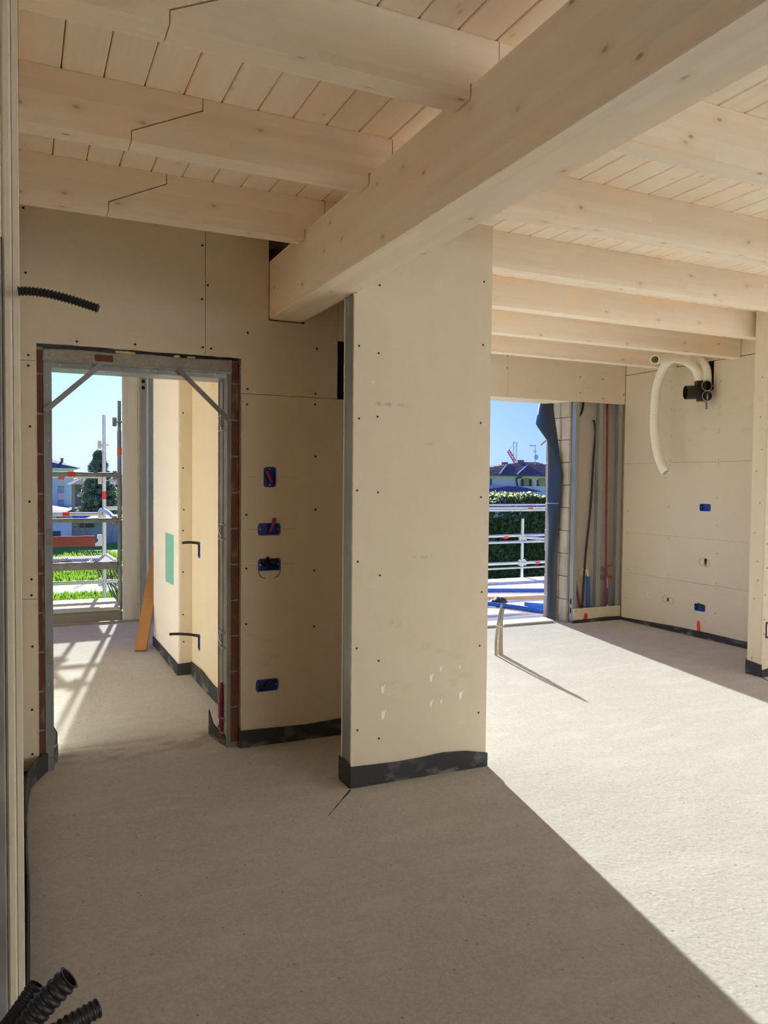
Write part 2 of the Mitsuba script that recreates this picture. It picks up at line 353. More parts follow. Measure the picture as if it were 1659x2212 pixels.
# ================================================================== REAR WALL WITH DOORWAY
YB, BT = 4.285, 0.0125
wb = struct('wall_back', 'rear wall of beige plasterboard over red brick around the doorway', 'wall',
            ext_xz(Polygon([(-0.02, 0), (0.080, 0), (0.080, 2.30), (1.115, 2.30), (1.115, 0), (2.24, 0), (2.24, 2.888), (1.49, 2.888), (1.49, 2.40), (1.265, 2.40), (1.265, 2.888), (-0.02, 2.888)]).difference(sbox(1.69, 1.98, 2.33, 2.335)), YB + 0.03, YB + 0.20), 'concrete')
boards = [
    [(0.004, 2.092), (0.076, 2.092), (0.076, 2.186), (0.9157, 2.186), (0.9157, 2.886), (0.004, 2.886)],
    [(0.004, 0.902), (0.0755, 0.902), (0.0755, 2.0895), (0.004, 2.0895)],
    [(0.004, 0.03), (0.0755, 0.03), (0.0755, 0.8995), (0.004, 0.8995)],
    [(0.9183, 2.186), (1.118, 2.186), (1.118, 1.9893), (1.6846, 1.9893), (1.6846, 2.886), (1.484, 2.886), (1.484, 2.404), (1.271, 2.404), (1.271, 2.886), (0.9183, 2.886)],
    [(1.6872, 1.9893), (2.24, 1.9893), (2.24, 2.886), (1.6872, 2.886)],
    [(1.121, 0.03), (2.24, 0.03), (2.24, 1.9867), (1.121, 1.9867)]]
holes = {3: [], 4: [sbox(1.688, 1.78, 1.9905, 2.328)], 5: [sbox(1.2165, 1.3155, 1.4985, 1.5575)]}
BOXES = [(1.281, 1.527, True), (1.2785, 1.232, False), (1.2805, 1.031, False), (1.270, 0.342, False)]
for i, b in enumerate(boards):
    P = Polygon(b)
    for h in ([sbox(1.6875, 1.79, 1.9895, 2.328)] if i == 4 else []): P = P.difference(h)
    if i == 5:
        for (x, z, up) in BOXES:
            w, h = (0.034, 0.050) if up else (0.060, 0.033)
            P = P.difference(sbox(x - w, z - h, x + w, z + h))
    part(wb, 'plasterboard', ext_xz(P, YB, YB + BT), 'board')
    in_ = P.buffer(-0.0035) if i not in (4, 5) else P
    part(wb, 'backing_board', ext_xz(in_, YB + BT + .0008, YB + 2 * BT), 'board_edge')
part(wb, 'recess_shade', cat([bx(1.69, 1.80, YB + 0.029, YB + 0.0295, 1.99, 2.33)]), 'void_shade', label='thin black sheet painted as the dark of the opening beside the metal stud')  # flat sheet, the dark of the hole put into its colour
SC = [(1.152, 2.325), (1.151, 2.014), (1.148, 1.93), (1.558, 2.27), (1.551, 2.011), (1.55, 1.95), (1.555, 1.65), (1.556, 1.341), (1.147, 1.315), (1.147, 1.014), (1.551, .987), (.025, 2.834), (.033, 2.52), (.901, 2.77), (.931, 2.561), (.899, 2.483), (.042, 2.117), (.042, 2.065), (.048, 1.765), (.043, 1.39), (.049, 1.001), (.049, .92), (.267, 2.203), (.551, 2.212), (.904, 2.225), (.948, 2.221), (.051, .661), (.047, .34), (.047, .113), (1.147, .70), (1.552, .66)]
def screws_xz(pts, y, r=0.0058):
    ms = []
    for x, z in pts:
        c = trimesh.creation.cylinder(r, 0.003, sections=10); ms.append(frame(c, (x, y - 0.0004, z), (1, 0, 0), (0, 0, -1), (0, 1, 0)))
    return cat(ms)
def screws_yz(pts, x, r=0.0062):
    return cat([frame(trimesh.creation.cylinder(r, 0.003, sections=10), (x - 0.0004, y, z), (0, 1, 0), (0, 0, 1), (1, 0, 0)) for y, z in pts])
part(wb, 'screw_heads', screws_xz(SC, YB), 'screw_black', stuff=True)
# pencil guide lines through the boxes
for (x, z, up) in BOXES[:3]:
    part(wb, 'pencil_line', cat([bx(1.15, x - 0.07, YB - 0.0002, YB, z - 0.0007, z + 0.0007), bx(x + 0.07, 1.43, YB - 0.0002, YB, z - 0.0007, z + 0.0007)]), 'timber_sill')
rr = np.random.default_rng(5)
def ragged(x0, x1, z, t, along):
    n = 26; u = np.linspace(x0, x1, n); w = t * (0.5 + rr.uniform(0, .6, n))
    pts = [(a, z) for a in u] + [(a, z - b) for a, b in zip(u[::-1], w[::-1])]
    return ext_xz(pts if along == 'x' else [(b, a) for a, b in pts], YB - .0006, YB + .011)
part(wb, 'cut_edge', ragged(.076, 1.119, 2.1865, .006, 'x'), 'cut_pale', label='pale cut plasterboard edge over the doorway')
part(wb, 'cut_edge', ragged(1.99, 2.186, 1.1225, .008, 'z'), 'cut_pale')
part(wb, 'cut_edge', ragged(.10, 1.986, 1.1225, .0035, 'z'), 'cut_pale')
part(wb, 'cut_edge', ragged(.10, 2.186, .0795, .0035, 'z'), 'cut_pale')
# bricks on both sides of the door opening, recessed behind the boards
def brick_mesh(x0, x1, z0, z1, seed):
    r = np.random.default_rng(seed)
    y0 = YB + 0.030 + r.uniform(-0.004, 0.004)
    g = (x1 - x0)
    return cat([cbox(x0, x0 + g * .46, y0, y0 + 0.11, z0, z1, 0.003), cbox(x0 + g * .40, x1, y0 + 0.004, y0 + 0.11, z0, z1, 0.003)])
z = 0.02; i = 0
while z < 2.12:
    h = min(0.202, 2.165 - z)
    part(wb, 'brick', brick_mesh(0.0785, 0.108, z, z + h - 0.012, 50 + i), 'brick')
    part(wb, 'brick', brick_mesh(1.070, 1.1125, z + 0.01, z + h - 0.002, 90 + i), 'brick')
    z += h; i += 1
part(wb, 'mortar', cat([bx(0.078, 0.110, YB + .045, YB + .15, 0, 2.17), bx(1.068, 1.114, YB + .045, YB + .15, 0, 2.17)]), 'concrete')
lm = ext_xz([(0.107, 2.102), (1.072, 2.106), (1.072, 2.172), (0.8, 2.163), (0.62, 2.17), (0.45, 2.160), (0.30, 2.166), (0.112, 2.158)], YB + 0.032, YB + 0.17)
part(wb, 'lintel', lm, 'concrete', label='rough concrete lintel over the doorway')
part(wb, 'brick', cbox(0.355, 0.445, YB + 0.029, YB + 0.05, 2.115, 2.150, 0.003), 'brick')
blobs = []
for k in range(12):
    x = rng.choice([rng.uniform(.47, .56), rng.uniform(.66, .86)]); s = rng.uniform(.006, .012)
    b = trimesh.creation.icosphere(1, s); b.apply_scale((1.8, 1, .8)); b.apply_translation((x, YB + 0.034, 2.171)); blobs.append(b)
part(wb, 'mounting_foam', cat(blobs), 'foam_yellow', smooth=True, stuff=True)
# boards of the far side of this wall (seen as the pale edge beside the door frame)
part(wb, 'plasterboard', ext_xz([(1.052, 0.02), (1.203, 0.02), (1.203, 2.886), (-0.02, 2.886), (-0.02, 2.08), (1.052, 2.08)], YB + 0.245, YB + 0.27), 'gypsum_white')
part(wb, 'plasterboard', ext_xz([(-1.2, 0.02), (0.125, 0.02), (0.125, 2.08), (-0.02, 2.08), (-0.02, 2.886), (-1.2, 2.886)], YB + 0.245, YB + 0.27), 'gypsum_white')

# ---------------- metal door sub-frame
d1 = struct('door_1', 'galvanised steel door sub-frame with diagonal corner braces', 'door frame')
YF0, YF1 = YB + 0.045, YB + 0.24
part(d1, 'jamb', cat([cbox(0.1135, 0.150, YF0, YF0 + 0.003, 0.0, 2.098, 0.001), cbox(0.1475, 0.150, YF0 + .003, YF1, 0.0, 2.098, 0.001), cbox(0.110, 0.116, YF0 - .012, YF0, 0, 2.104, .001)]), 'galvanized')
part(d1, 'jamb', cat([cbox(1.048, 1.051, YF0, YF1, 0.0, 2.10, 0.001), cbox(1.046, 1.070, YF0 - 0.012, YF0, 0.0, 2.10, 0.002), cbox(1.043, 1.051, YF1 - .01, YF1, 0, 2.07, .001), cbox(1.044, 1.049, YF0 + .085, YF0 + .10, 0, 2.07, .001)]), 'dusty_steel')
part(d1, 'head', cat([cbox(0.1135, 1.051, YF0 - 0.004, YF0, 2.070, 2.101, 0.001), cbox(0.150, 1.048, YF0, YF1, 2.070, 2.0735, 0.001), cbox(0.11, 1.07, YF0 - .014, YF0 - .004, 2.096, 2.106, .002)]), 'galvanized')
def bar(a, b, w, y, t=0.003):
    a, b = np.array(a), np.array(b); u = (b - a) / np.linalg.norm(b - a); nn = np.array([-u[1], u[0]]) * w / 2
    return ext_xz([tuple(a + nn), tuple(a - nn), tuple(b - nn), tuple(b + nn)], y, y + t)
part(d1, 'brace', bar((0.116, 1.845), (0.385, 2.098), 0.026, YF0 - 0.022), 'galvanized', label='left diagonal brace')
part(d1, 'brace', bar((0.775, 2.104), (1.056, 1.838), 0.026, YF0 - 0.022), 'dusty_steel', label='right diagonal brace')
for z in (1.86, 1.245, 0.63, 0.14):
    part(d1, 'anchor_clip', cat([cbox(0.1145, 0.149, YF0 - .004, YF0, z, z + 0.004, .001), cbox(0.1145, 0.149, YF0 - .004, YF0, z - 0.075, z - 0.071, .001), bx(0.1165, 0.1475, YF0 - .001, YF0 - .0005, z - .07, z)]), 'dusty_steel')
    part(d1, 'anchor_clip', cat([cbox(1.030, 1.048, YF0 + .03, YF0 + .15, z + 0.01, z + 0.014, .001), cbox(1.036, 1.048, YF0 + .10, YF0 + .11, z - 0.07, z + .01, .001), cbox(1.030, 1.048, YF0 + .03, YF0 + .15, z - 0.075, z - 0.071, .001),
                                 tube([(1.04, YF0 + .13, z), (1.03, YF0 + .11, z - .035), (1.044, YF0 + .09, z - .06)], .004, 8)]), 'zinc')
part(d1, 'rivet', screws_xz([(.127, 1.98), (.135, 1.70), (.128, 1.42), (.133, .95), (.126, .45), (.19, 2.085), (.62, 2.087), (.66, 2.087), (.98, 2.09)], YF0 - .004, .004), 'zinc', stuff=True)

# ================================================================== LEFT WALL (edge-on), seen at its near end
wl = struct('wall_left', 'left wall seen at its cut end, cream plasterboard beside a grey frame', 'wall', bx(-0.16, -0.031, 1.755, YB + .25, 0, 2.888), 'concrete')
part(wl, 'plasterboard', cbox(-0.0105, 0.0025, 1.750, 4.270, 0.02, 2.886, 0.0015), 'board')
part(wl, 'plasterboard', cbox(-0.0290, -0.0112, 1.747, 4.270, 0.02, 2.886, 0.004), 'board')
part(wl, 'door_jamb', cbox(-0.15, -0.0300, 1.735, 1.85, 0.0, 1.978, 0.003), 'dusty_steel', label='grey door jamb on the left edge')
part(wl, 'plasterboard', cbox(-0.15, -0.0295, 1.745, 1.756, 1.98, 2.886, 0.002), 'board')
thing('corrugated_conduit', 'black corrugated conduit sticking out of the left wall near the top', 'conduit', None,
      tube([(-0.0005, 1.722, 1.872), (0.042, 1.72, 1.8735), (0.094, 1.72, 1.866), (0.150, 1.72, 1.8525)], 0.0096, 16, inner=0.006, pitch=0.0066, depth=.24), 'black_plastic', smooth=35)
def floor_conduit(pts, r, label):
    thing('corrugated_conduit', label, 'conduit', 'black conduits rising at the bottom left', tube(pts, r, 20, inner=r * .78, pitch=r * .62, depth=.13), 'black_plastic', smooth=35)
floor_conduit([(-0.10, 1.22, 0.0), (-0.09, 1.22, 0.45), (-0.035, 1.2, 0.66), (0.004, 1.2, 0.720), (0.030, 1.2, 0.749), (0.060, 1.2, 0.7755)], 0.0185, 'thickest black corrugated conduit at the bottom left, its open end showing')
floor_conduit([(-0.14, 1.30, 0.0), (-0.12, 1.30, 0.5), (-0.04, 1.27, 0.66), (-0.006, 1.25, 0.715), (0.017, 1.25, 0.748)], 0.0125, 'short black conduit behind the thick one at the bottom left')
floor_conduit([(-0.08, 1.14, 0.0), (-0.07, 1.14, 0.55), (-0.02, 1.16, 0.69), (0.04, 1.18, 0.712), (0.099, 1.2, 0.7195)], 0.0140, 'rightmost black conduit at the bottom left, lying almost level')

# ================================================================== CENTRE PARTITION (wall stub)
wc = struct('wall_center', 'free standing beige plasterboard partition under the main beam', 'wall', ext_xz([(1.485, 0), (2.225, 0), (2.225, 2.835), (1.50, 2.835), (1.50, 2.40), (1.485, 2.40)], 3.515, 3.615), 'concrete')
cp = Polygon([(1.462, 0.02), (2.240, 0.02)] + [(2.240 + 0.0016 * math.sin(k * 2.1) * (k % 3 == 0), 0.02 + k * 2.815 / 60) for k in range(1, 60)] + [(2.240, 2.838), (1.4785, 2.838), (1.4785, 2.411), (1.462, 2.411)] + [(1.462 + 0.0015 * abs(math.sin(k * 1.7)), 2.411 - k * 2.39 / 60) for k in range(1, 60)])
part(wc, 'plasterboard', ext_xz(cp, 3.500, 3.5125), 'board')
part(wc, 'plasterboard', ext_xz(cp, 3.6175, 3.630), 'board')
part(wc, 'metal_stud', cat([cbox(1.4655, 1.468, 3.518, 3.612, 0.02, 2.408, .0006), cbox(1.4645, 1.50, 3.5135, 3.518, .02, 2.408, .0006), cbox(1.4645, 1.50, 3.612, 3.6165, .02, 2.408, .0006)]), 'galvanized', label='galvanised stud closing the left end')
CS = [(1.596, 2.462), (2.19, 2.547), (1.489, 2.16), (2.189, 2.222), (1.593, 2.133), (1.492, 1.811), (1.59, 1.824), (2.181, 1.817), (1.485, 1.462), (1.596, 1.453), (2.189, 1.43), (1.491, 1.115), (1.61, 1.043), (2.202, .93), (1.489, .69), (1.608, .617), (2.194, .646), (2.193, .289), (1.496, .283), (1.613, .227)]
part(wc, 'screw_heads', screws_xz(CS, 3.5, .0048), 'screw_black', stuff=True)
chips = []
for (x, z, s, a) in [(1.632, .475, .022, .5), (1.635, .345, .024, .1), (1.905, .505, .022, .35), (1.960, .545, .014, .2), (1.905, .37, .018, .4), (1.965, .375, .013, .3), (2.08, .395, .022, .5), (2.075, .545, .009, .2), (1.565, 1.99, .008, 0)]:
    c = ext_xz(Polygon([(-.25, -1), (.2, -.8), (.42, .2), (.75, 1), (.05, .35), (-.1, .9), (-.35, .2)]), -0.0008, 0.0004); c.apply_scale((s * 1.05, 1, s * 1.15)); c.apply_translation((x, 3.5, z)); chips.append(c)
part(wc, 'torn_paper', cat(chips), 'chip_white', stuff=True)
bc = struct('baseboard_center', 'dark foam edge strip wrapped around the foot of the centre partition', 'edge strip',
            cat([ribbon([(1.457, 3.4945), (1.60, 3.4935), (1.9, 3.4935), (2.1, 3.490), (2.245, 3.4925)], 0, [.106, .101, .097, .100, .108, .098, .07], .008, 50), ribbon([(1.457, 3.4975), (1.456, 3.635)], 0, [.112, .118], .008, 8)]), 'edge_foam')
# closing wall of the niche behind the partition and the left wall of the right room
wn = struct('wall_niche', 'plasterboard wall behind the partition closing the dark niche', 'wall', bx(2.1, 2.24, 3.632, 6.76, 0, 2.888), 'gypsum_white')

# ================================================================== RIGHT ROOM: FAR WALL
YW = 6.76
wf = struct('wall_far', 'far wall with plasterboard header over the terrace opening', 'wall', cat([bx(2.24, 6.3, YW + .03, YW + .45, 2.50, 2.888), bx(2.24, 2.27, YW + .03, YW + .45, 0, 2.5)]), 'concrete')
part(wf, 'plasterboard', cat([ext_xz([(2.24, 2.390), (4.535, 2.390), (4.535, 2.886), (2.24, 2.886)], YW, YW + BT)]), 'board')
part(wf, 'plasterboard', ext_xz([(4.537, 2.390), (6.077, 2.390), (6.077, 2.886), (4.537, 2.886)], YW, YW + BT), 'board')
part(wf, 'plasterboard', bx(2.24, 2.27, YW, YW + BT, 0.02, 2.389), 'board')
part(wf, 'soffit_board', bx(2.27, 5.41, YW + BT, YW + .40, 2.395, 2.4075), 'board')
part(wf, 'screw_heads', screws_xz([(4.522, 2.812), (5.455, 2.653), (5.758, 2.649), (4.522, 2.688), (5.459, 2.486), (5.768, 2.44), (6.058, 2.497)], YW, .006), 'screw_black', stuff=True)
part(wf, 'concrete_infill', bx(5.419, 6.4, 6.885, 7.22, 0, 2.5), 'infill', label='bare concrete wall behind the studs')
# pier of aerated blocks, each its own piece
zz = 0.0; i = 0
for z0, z1 in [(0, .25), (.25, .50), (.50, .75), (.75, 1.0), (1.0, 1.25), (1.25, 1.495), (1.495, 1.74), (1.74, 1.985), (1.985, 2.23), (2.23, 2.45)]:
    o = 0.012 * ((i * 7) % 3 - 1) * .4
    part(wf, 'aerated_block', cbox(5.385 + o, 5.418, 6.845, 6.985, z0 + .003, z1 - .003, .004), 'aerated_block')
    part(wf, 'aerated_block', cbox(5.365 + o, 5.418, 6.99, 7.22, z0 + .003, z1 - .003, .004), 'aerated_block')
    i += 1
def stud(x, label, key='metal_stud', y0=YW + .005, y1=YW + .062, z0=.02, z1=2.45, w=.05, fl='stud_flange'):
    s = thing(key, label, 'metal stud', 'metal studs in the far right corner')
    part(s, 'web', cbox(x, x + .0025, y0, y1, z0, z1, .0006), 'galvanized')
    part(s, 'flange', cbox(x + .002, x + w, y0 - .002, y0 + .002, z0, z1, .0006), fl)
    part(s, 'flange', cbox(x + .002, x + w, y1 - .002, y1 + .002, z0, z1, .0006), fl)
    return s
s0 = stud(5.408, 'leftmost metal stud beside the block pier, shiny blue reflection on its side')
for zc in (.235, .135): part(s0, 'slot', cbox(5.4055, 5.409, YW + .025, YW + .045, zc - .03, zc + .03, .0012), 'void_shade')
stud(5.728, 'middle metal stud between the two conduits')
stud(6.000, 'metal stud in the corner against the right wall')
lb = thing('plinth_board', 'low plasterboard strip with a red paint mark under the studs', 'board', None, cbox(5.415, 6.068, YW - .002, YW + BT - .002, .032, .157, .0015), 'board')
pm = [(5.585 + dx, z) for dx, z in ((-.03, .034), (-.022, .075), (-.012, .102), (.008, .108), (.024, .08), (.03, .036))]
part(lb, 'paint_mark', ext_xz(pm, YW - .0028, YW - .0015), 'red_paint', label='red spray mark')
part(lb, 'screw_heads', screws_xz([(5.45, .13), (5.73, .125)], YW - .002, .005), 'screw_black', stuff=True)
fb = trimesh.creation.icosphere(1, .013); fb.apply_translation((5.895, YW + .004, .162)); part(lb, 'foam_dab', fb, 'foam_yellow', smooth=True)
struct('baseboard_far', 'thin dark foam strip under the far plinth board', 'edge strip', ribbon([(5.41, YW - .008), (5.7, YW - .008), (6.06, YW - .008)], 0, [.03, .037, .045, .04], .008, 20), 'edge_foam')
# pipes and conduits between the studs
def pipe(name, label, pts, r, m, n=30, category='conduit', pitch=None, inner=None):
    return thing(name, label, category, None, tube(pts, r, 12, n=n, pitch=pitch, depth=.12, inner=inner), m, smooth=40)
pipe('conduit', 'black conduit stub curling out under the header', [(5.575, 6.84, 2.44), (5.568, 6.84, 2.388), (5.547, 6.835, 2.302), (5.481, 6.82, 2.232)], .0115, 'black_plastic', inner=.007)
pipe('conduit', 'long black conduit between the first two studs', [(5.705, 6.835, 2.209), (5.736, 6.84, 2.109), (5.732, 6.84, 1.956), (5.715, 6.84, 1.711), (5.694, 6.84, 1.281), (5.641, 6.84, .779), (5.605, 6.84, .189), (5.598, 6.84, .06)], .0115, 'black_plastic', n=60)
pipe('conduit', 'long purple conduit between the middle and corner studs', [(5.895, 6.84, 2.46), (5.905, 6.84, 2.2), (5.909, 6.84, 1.9), (5.913, 6.84, 1.28), (5.921, 6.835, .55), (5.932, 6.835, .05)], .0115, 'purple_plastic', n=50)
pipe('conduit', 'short purple conduit leaning in behind the first stud', [(5.520, 6.868, .52), (5.535, 6.868, .41), (5.575, 6.868, .24), (5.625, 6.868, .06)], .0115, 'purple_plastic')
bp = thing('water_pipe', 'thick blue insulated pipe rising to a foam patch between the first studs', 'pipe')
part(bp, 'insulation', tube([(5.692, 6.85, .03), (5.690, 6.85, .25), (5.682, 6.85, .487)], .0185, 14, n=16), 'blue_pipe', smooth=40)
part(bp, 'pipe', tube([(5.682, 6.85, .47), (5.676, 6.852, .53), (5.672, 6.87, .56)], .010, 10, n=10), 'white_plastic', smooth=40)
bp = thing('water_pipe', 'thin blue pipe with white fittings beside the long purple conduit', 'pipe')
part(bp, 'insulation', tube([(5.955, 6.85, .03), (5.953, 6.85, .2), (5.948, 6.85, .34)], .0155, 14, n=16), 'blue_pipe', smooth=40)
part(bp, 'pipe', tube([(5.948, 6.85, .33), (5.944, 6.85, .47), (5.935, 6.87, .53)], .009, 10, n=10), 'white_plastic', smooth=40)
part(bp, 'clip', tube([(5.946, 6.85, .375), (5.9455, 6.85, .405)], .0115, 10), 'orange_paint')
def foam_patch(x, z, rx, rz, label, m):
    b = trimesh.creation.icosphere(3, 1.0)
    d = 1 + .35 * (meshkit.fbm(b.vertices * 2.2 + x * 9, 3) - .5) * 2
    b.vertices = b.vertices * d[:, None]; b.apply_scale((rx, .022, rz)); b.apply_translation((x, 6.885, z))
    thing('foam_patch', label, 'foam', None, b, m, smooth=True)
foam_patch(5.672, .535, .062, .075, 'pale yellow foam patch behind the black conduit', 'foam_yellow')
foam_patch(5.925, .505, .062, .075, 'rough mortar and foam patch behind the purple conduit', 'concrete')
part(wf, 'paint_mark', ext_xz([(5.975, .578), (5.99, .605), (6.06, .606), (6.13, .605), (6.13, .575), (6.05, .588), (5.98, .575)], 6.8835, 6.8845), 'orange_paint', label='upper orange spray mark')
part(wf, 'paint_mark', ext_xz([(5.98, .455), (5.985, .483), (6.05, .478), (6.13, .45), (6.13, .41), (6.06, .445)], 6.8835, 6.8845), 'orange_paint', label='lower orange spray mark')
# waterproofing membrane folded over the end of the pier
def membrane():
    P = np.array([(7.267, 2.444), (7.30, 2.30), (7.332, 2.182), (7.23, 2.08), (7.132, 1.983), (7.144, 1.70), (7.142, 1.273), (7.142, .8), (7.142, .02)])
    Q = np.array([(7.084, 2.418), (7.05, 2.25), (7.005, 2.075), (6.965, 1.9), (6.935, 1.76), (6.895, 1.60), (6.915, 1.35), (6.955, .8), (6.960, .02)])
    t = np.linspace(0, 1, len(P)); u = np.linspace(0, 1, 60)
    A = np.stack([np.interp(u, t, P[:, k]) for k in (0, 1)], 1); B = np.stack([np.interp(u, t, Q[:, k]) for k in (0, 1)], 1)
    n = 8; V, F = [], []
    for i in range(60):
        for j in range(n + 1):
            s = j / n; y, z = A[i] * (1 - s) + B[i] * s
            bulge = (.02 + .018 * math.sin(z * 3)) * math.sin(math.pi * s) + .04 * (1 - s) * smooth01((z - 1.7) / .5)
            V.append((5.350 - bulge - .012, y, z))
    for i in range(59):
        for j in range(n):
            a = i * (n + 1) + j; F += [[a, a + 1, a + n + 2], [a, a + n + 2, a + n + 1]]
    k = len(V); V += [(x + .006, y, z) for x, y, z in V]; F += [[c + k, b + k, a + k] for a, b, c in F]
    rim = [(i * (n + 1)) for i in range(60)]; rim2 = [(i * (n + 1) + n) for i in range(60)]
    for r in (rim, rim2):
        for a, b in zip(r, r[1:]): F += [[a, b, b + k], [a, b + k, a + k]]
    m = trimesh.Trimesh(V, F, process=False); m.fix_normals(); return m
def smooth01(t):
    t = min(max(t, 0), 1); return t * t * (3 - 2 * t)
mb = thing('waterproof_membrane', 'dark blue-black membrane folded along the block pier of the terrace opening', 'membrane', None, membrane(), 'membrane', smooth=True)
part(mb, 'tie_strap', tube([(5.320, 7.150, 1.292), (5.310, 7.04, 1.292), (5.330, 6.93, 1.294)], .004, 8), 'zinc')
thing('wooden_batten', 'short pale batten sticking out past the membrane edge', 'batten', None, tube([(5.315, 7.13, 2.000), (5.262, 7.18, 1.935)], .009, 4), 'sheet_cloth')

# ================================================================== RIGHT WALL
XR = 6.08
wr = struct('wall_right', 'right wall of beige plasterboard below a timber rim', 'wall', cat([bx(XR + .03, XR + .3, 4.41, 7.05, 0, 2.888)]), 'board')
part(wr, 'rim_board', bx(XR + .004, XR + .03, 4.42, YW, 2.712, 2.886), 'board')
def rb(y0, y1, z0, z1, notches=()):
    P = sbox(y0, z0, y1, z1)
    for n_ in notches: P = P.difference(n_)
    part(wr, 'plasterboard', ext_yz(P, XR, XR + BT), 'board')
    part(wr, 'backing_board', ext_yz(P, XR + BT + .001, XR + .028), 'board_edge')
slot = sbox(5.545, 2.43, 5.745, 2.75)
rb(4.42, 6.755, 1.7345, 2.7035, [slot])
rb(4.42, 6.755, .536, 1.7325, [sbox(5.548, 1.253, 5.672, 1.321), sbox(5.572, .72, 5.602, .79)])
rb(4.42, 6.755, .03, .5345, [sbox(5.585, .262, 5.708, .335)])
part(wr, 'duct_recess_shade', bx(XR + .0285, XR + .0295, 5.54, 5.75, 2.43, 2.75), 'void_shade')  # black sheet painted as the shade behind the duct cutout
RS = [(5.462, 2.502), (5.459, 2.249), (5.46, 2.044), (5.463, 2.014), (5.461, 1.752), (5.461, 1.712), (6.095, 2.57), (6.075, 2.502), (6.08, 2.284), (6.079, 2.006), (6.075, 1.759), (6.074, 1.71), (5.468, 1.385), (5.461, 1.119), (5.453, .849), (5.453, .56), (5.455, .502), (5.458, .269), (6.084, 1.281), (6.077, .953), (6.066, .577), (6.064, .504), (6.681, 1.216), (6.685, .964), (6.673, .567), (6.671, .5), (6.677, .253), (6.671, .08)]
part(wr, 'screw_heads', screws_yz(RS, XR, .0045), 'dull_screw', stuff=True)
part(wr, 'pencil_line', cat([bx(XR - .0003, XR, 4.6, 6.7, .979, .9805)]), 'timber_sill')
pm = [(5.657 + dy, z) for dy, z in ((-.028, .02), (-.026, .10), (-.018, .15), (-.004, .17), (.014, .165), (.022, .14), (.018, .08), (.012, .02))]
part(wr, 'paint_mark', ext_yz(pm, XR - .0012, XR - .0002), 'pink_paint', label='pinkish red spray stroke above the floor')
def cut_ring(y, z, r, gap=0.0, disc=True):
    g = []
    a = np.linspace(0, 2 * np.pi, 25)
    ring = Polygon([(y + r * math.cos(t), z + r * math.sin(t)) for t in a]).difference(Polygon([(y + (r - .004) * math.cos(t), z + (r - .004) * math.sin(t)) for t in a]))
    return ext_yz(ring, XR - .0025, XR)
part(wr, 'cut_ring', cat([cut_ring(6.40, .337, .034), cut_ring(6.335, .335, .034)]), 'gypsum_white', label='pair of small hole-saw rings')
part(wr, 'cut_ring', cat([cut_ring(6.11, .318, .036), cut_ring(6.02, .315, .036)]), 'ring_brown', label='hole-saw rings with a dark gap between')
part(wr, 'gap', bx(XR - .001, XR + .001, 6.055, 6.075, .30, .335), 'void_shade')
part(wr, 'cut_ring', cat([cut_ring(5.63, .75, .040), cut_ring(5.575, .745, .038)]), 'ring_brown', label='upper pair of broken hole-saw rings')
part(wr, 'gap', ext_yz([(5.60, .785), (5.575, .782), (5.585, .745), (5.598, .735)], XR - .003, XR + .001), 'void_shade')
struct('baseboard_right', 'dark foam edge strip along the foot of the right wall', 'edge strip', ribbon([(XR - .006, YW - .01), (XR - .008, 6.0), (XR - .006, 5.2), (XR - .008, 4.42)], 0, [.03, .045, .06, .066, .062, .07, .075], .009, 50), 'edge_foam')

# right end stub (pillar)
we = struct('wall_right_end', 'plasterboard wall end standing at the right edge of the photo', 'wall', cat([bx(5.295, 6.3, 4.29, 4.40, 0, 2.888), bx(6.3, 14.0, 4.29, 4.40, 2.5, 2.888)]), 'concrete')  # header piece spans an unseen opening, placed to bounce sun in from the right
part(we, 'plasterboard', cbox(5.280, 5.2925, 4.2875, 4.413, .02, 2.886, .0015), 'board')
part(we, 'plasterboard', cbox(5.280, 6.3, 4.274, 4.2865, .02, 2.886, .0015), 'board')
part(we, 'plasterboard', cbox(5.2935, 6.078, 4.4005, 4.413, .02, 2.886, .0015), 'board')
part(we, 'screw_heads', cat([screws_yz([(4.34, 2.355), (4.346, 2.044), (4.323, 1.788), (4.372, 1.62), (4.33, 1.369), (4.37, 1.132), (4.341, .907), (4.33, .758), (4.358, .609), (4.367, .134)], 5.280, .0045), screws_xz([(5.304, 1.05), (5.30, .65), (5.295, .455), (5.293, .34), (5.31, .86)], 4.274, .005)]), 'dull_screw', stuff=True)
struct('baseboard_right_end', 'dark foam strip around the foot of the right wall end', 'edge strip', cat([ribbon([(5.274, 4.418), (5.2735, 4.27)], 0, [.112, .095], .008, 10), ribbon([(5.272, 4.2675), (5.4, 4.267), (5.6, 4.266)], 0, [.055, .075, .10], .008, 12)]), 'edge_foam')
jb = thing('junction_box', 'white cover in a dark frame at the right edge of the photo', 'electrical box')
part(jb, 'frame', cat([cbox(5.312, 5.63, 4.266, 4.2745, .305, .32, .002), cbox(5.312, 5.63, 4.266, 4.2745, .418, .433, .002), cbox(5.312, 5.322, 4.266, 4.2745, .318, .42, .002), cbox(5.62, 5.63, 4.266, 4.2745, .318, .42, .002)]), 'dark_frame')
part(jb, 'cover', cbox(5.322, 5.62, 4.269, 4.2745, .32, .418, .001), 'white_plastic')

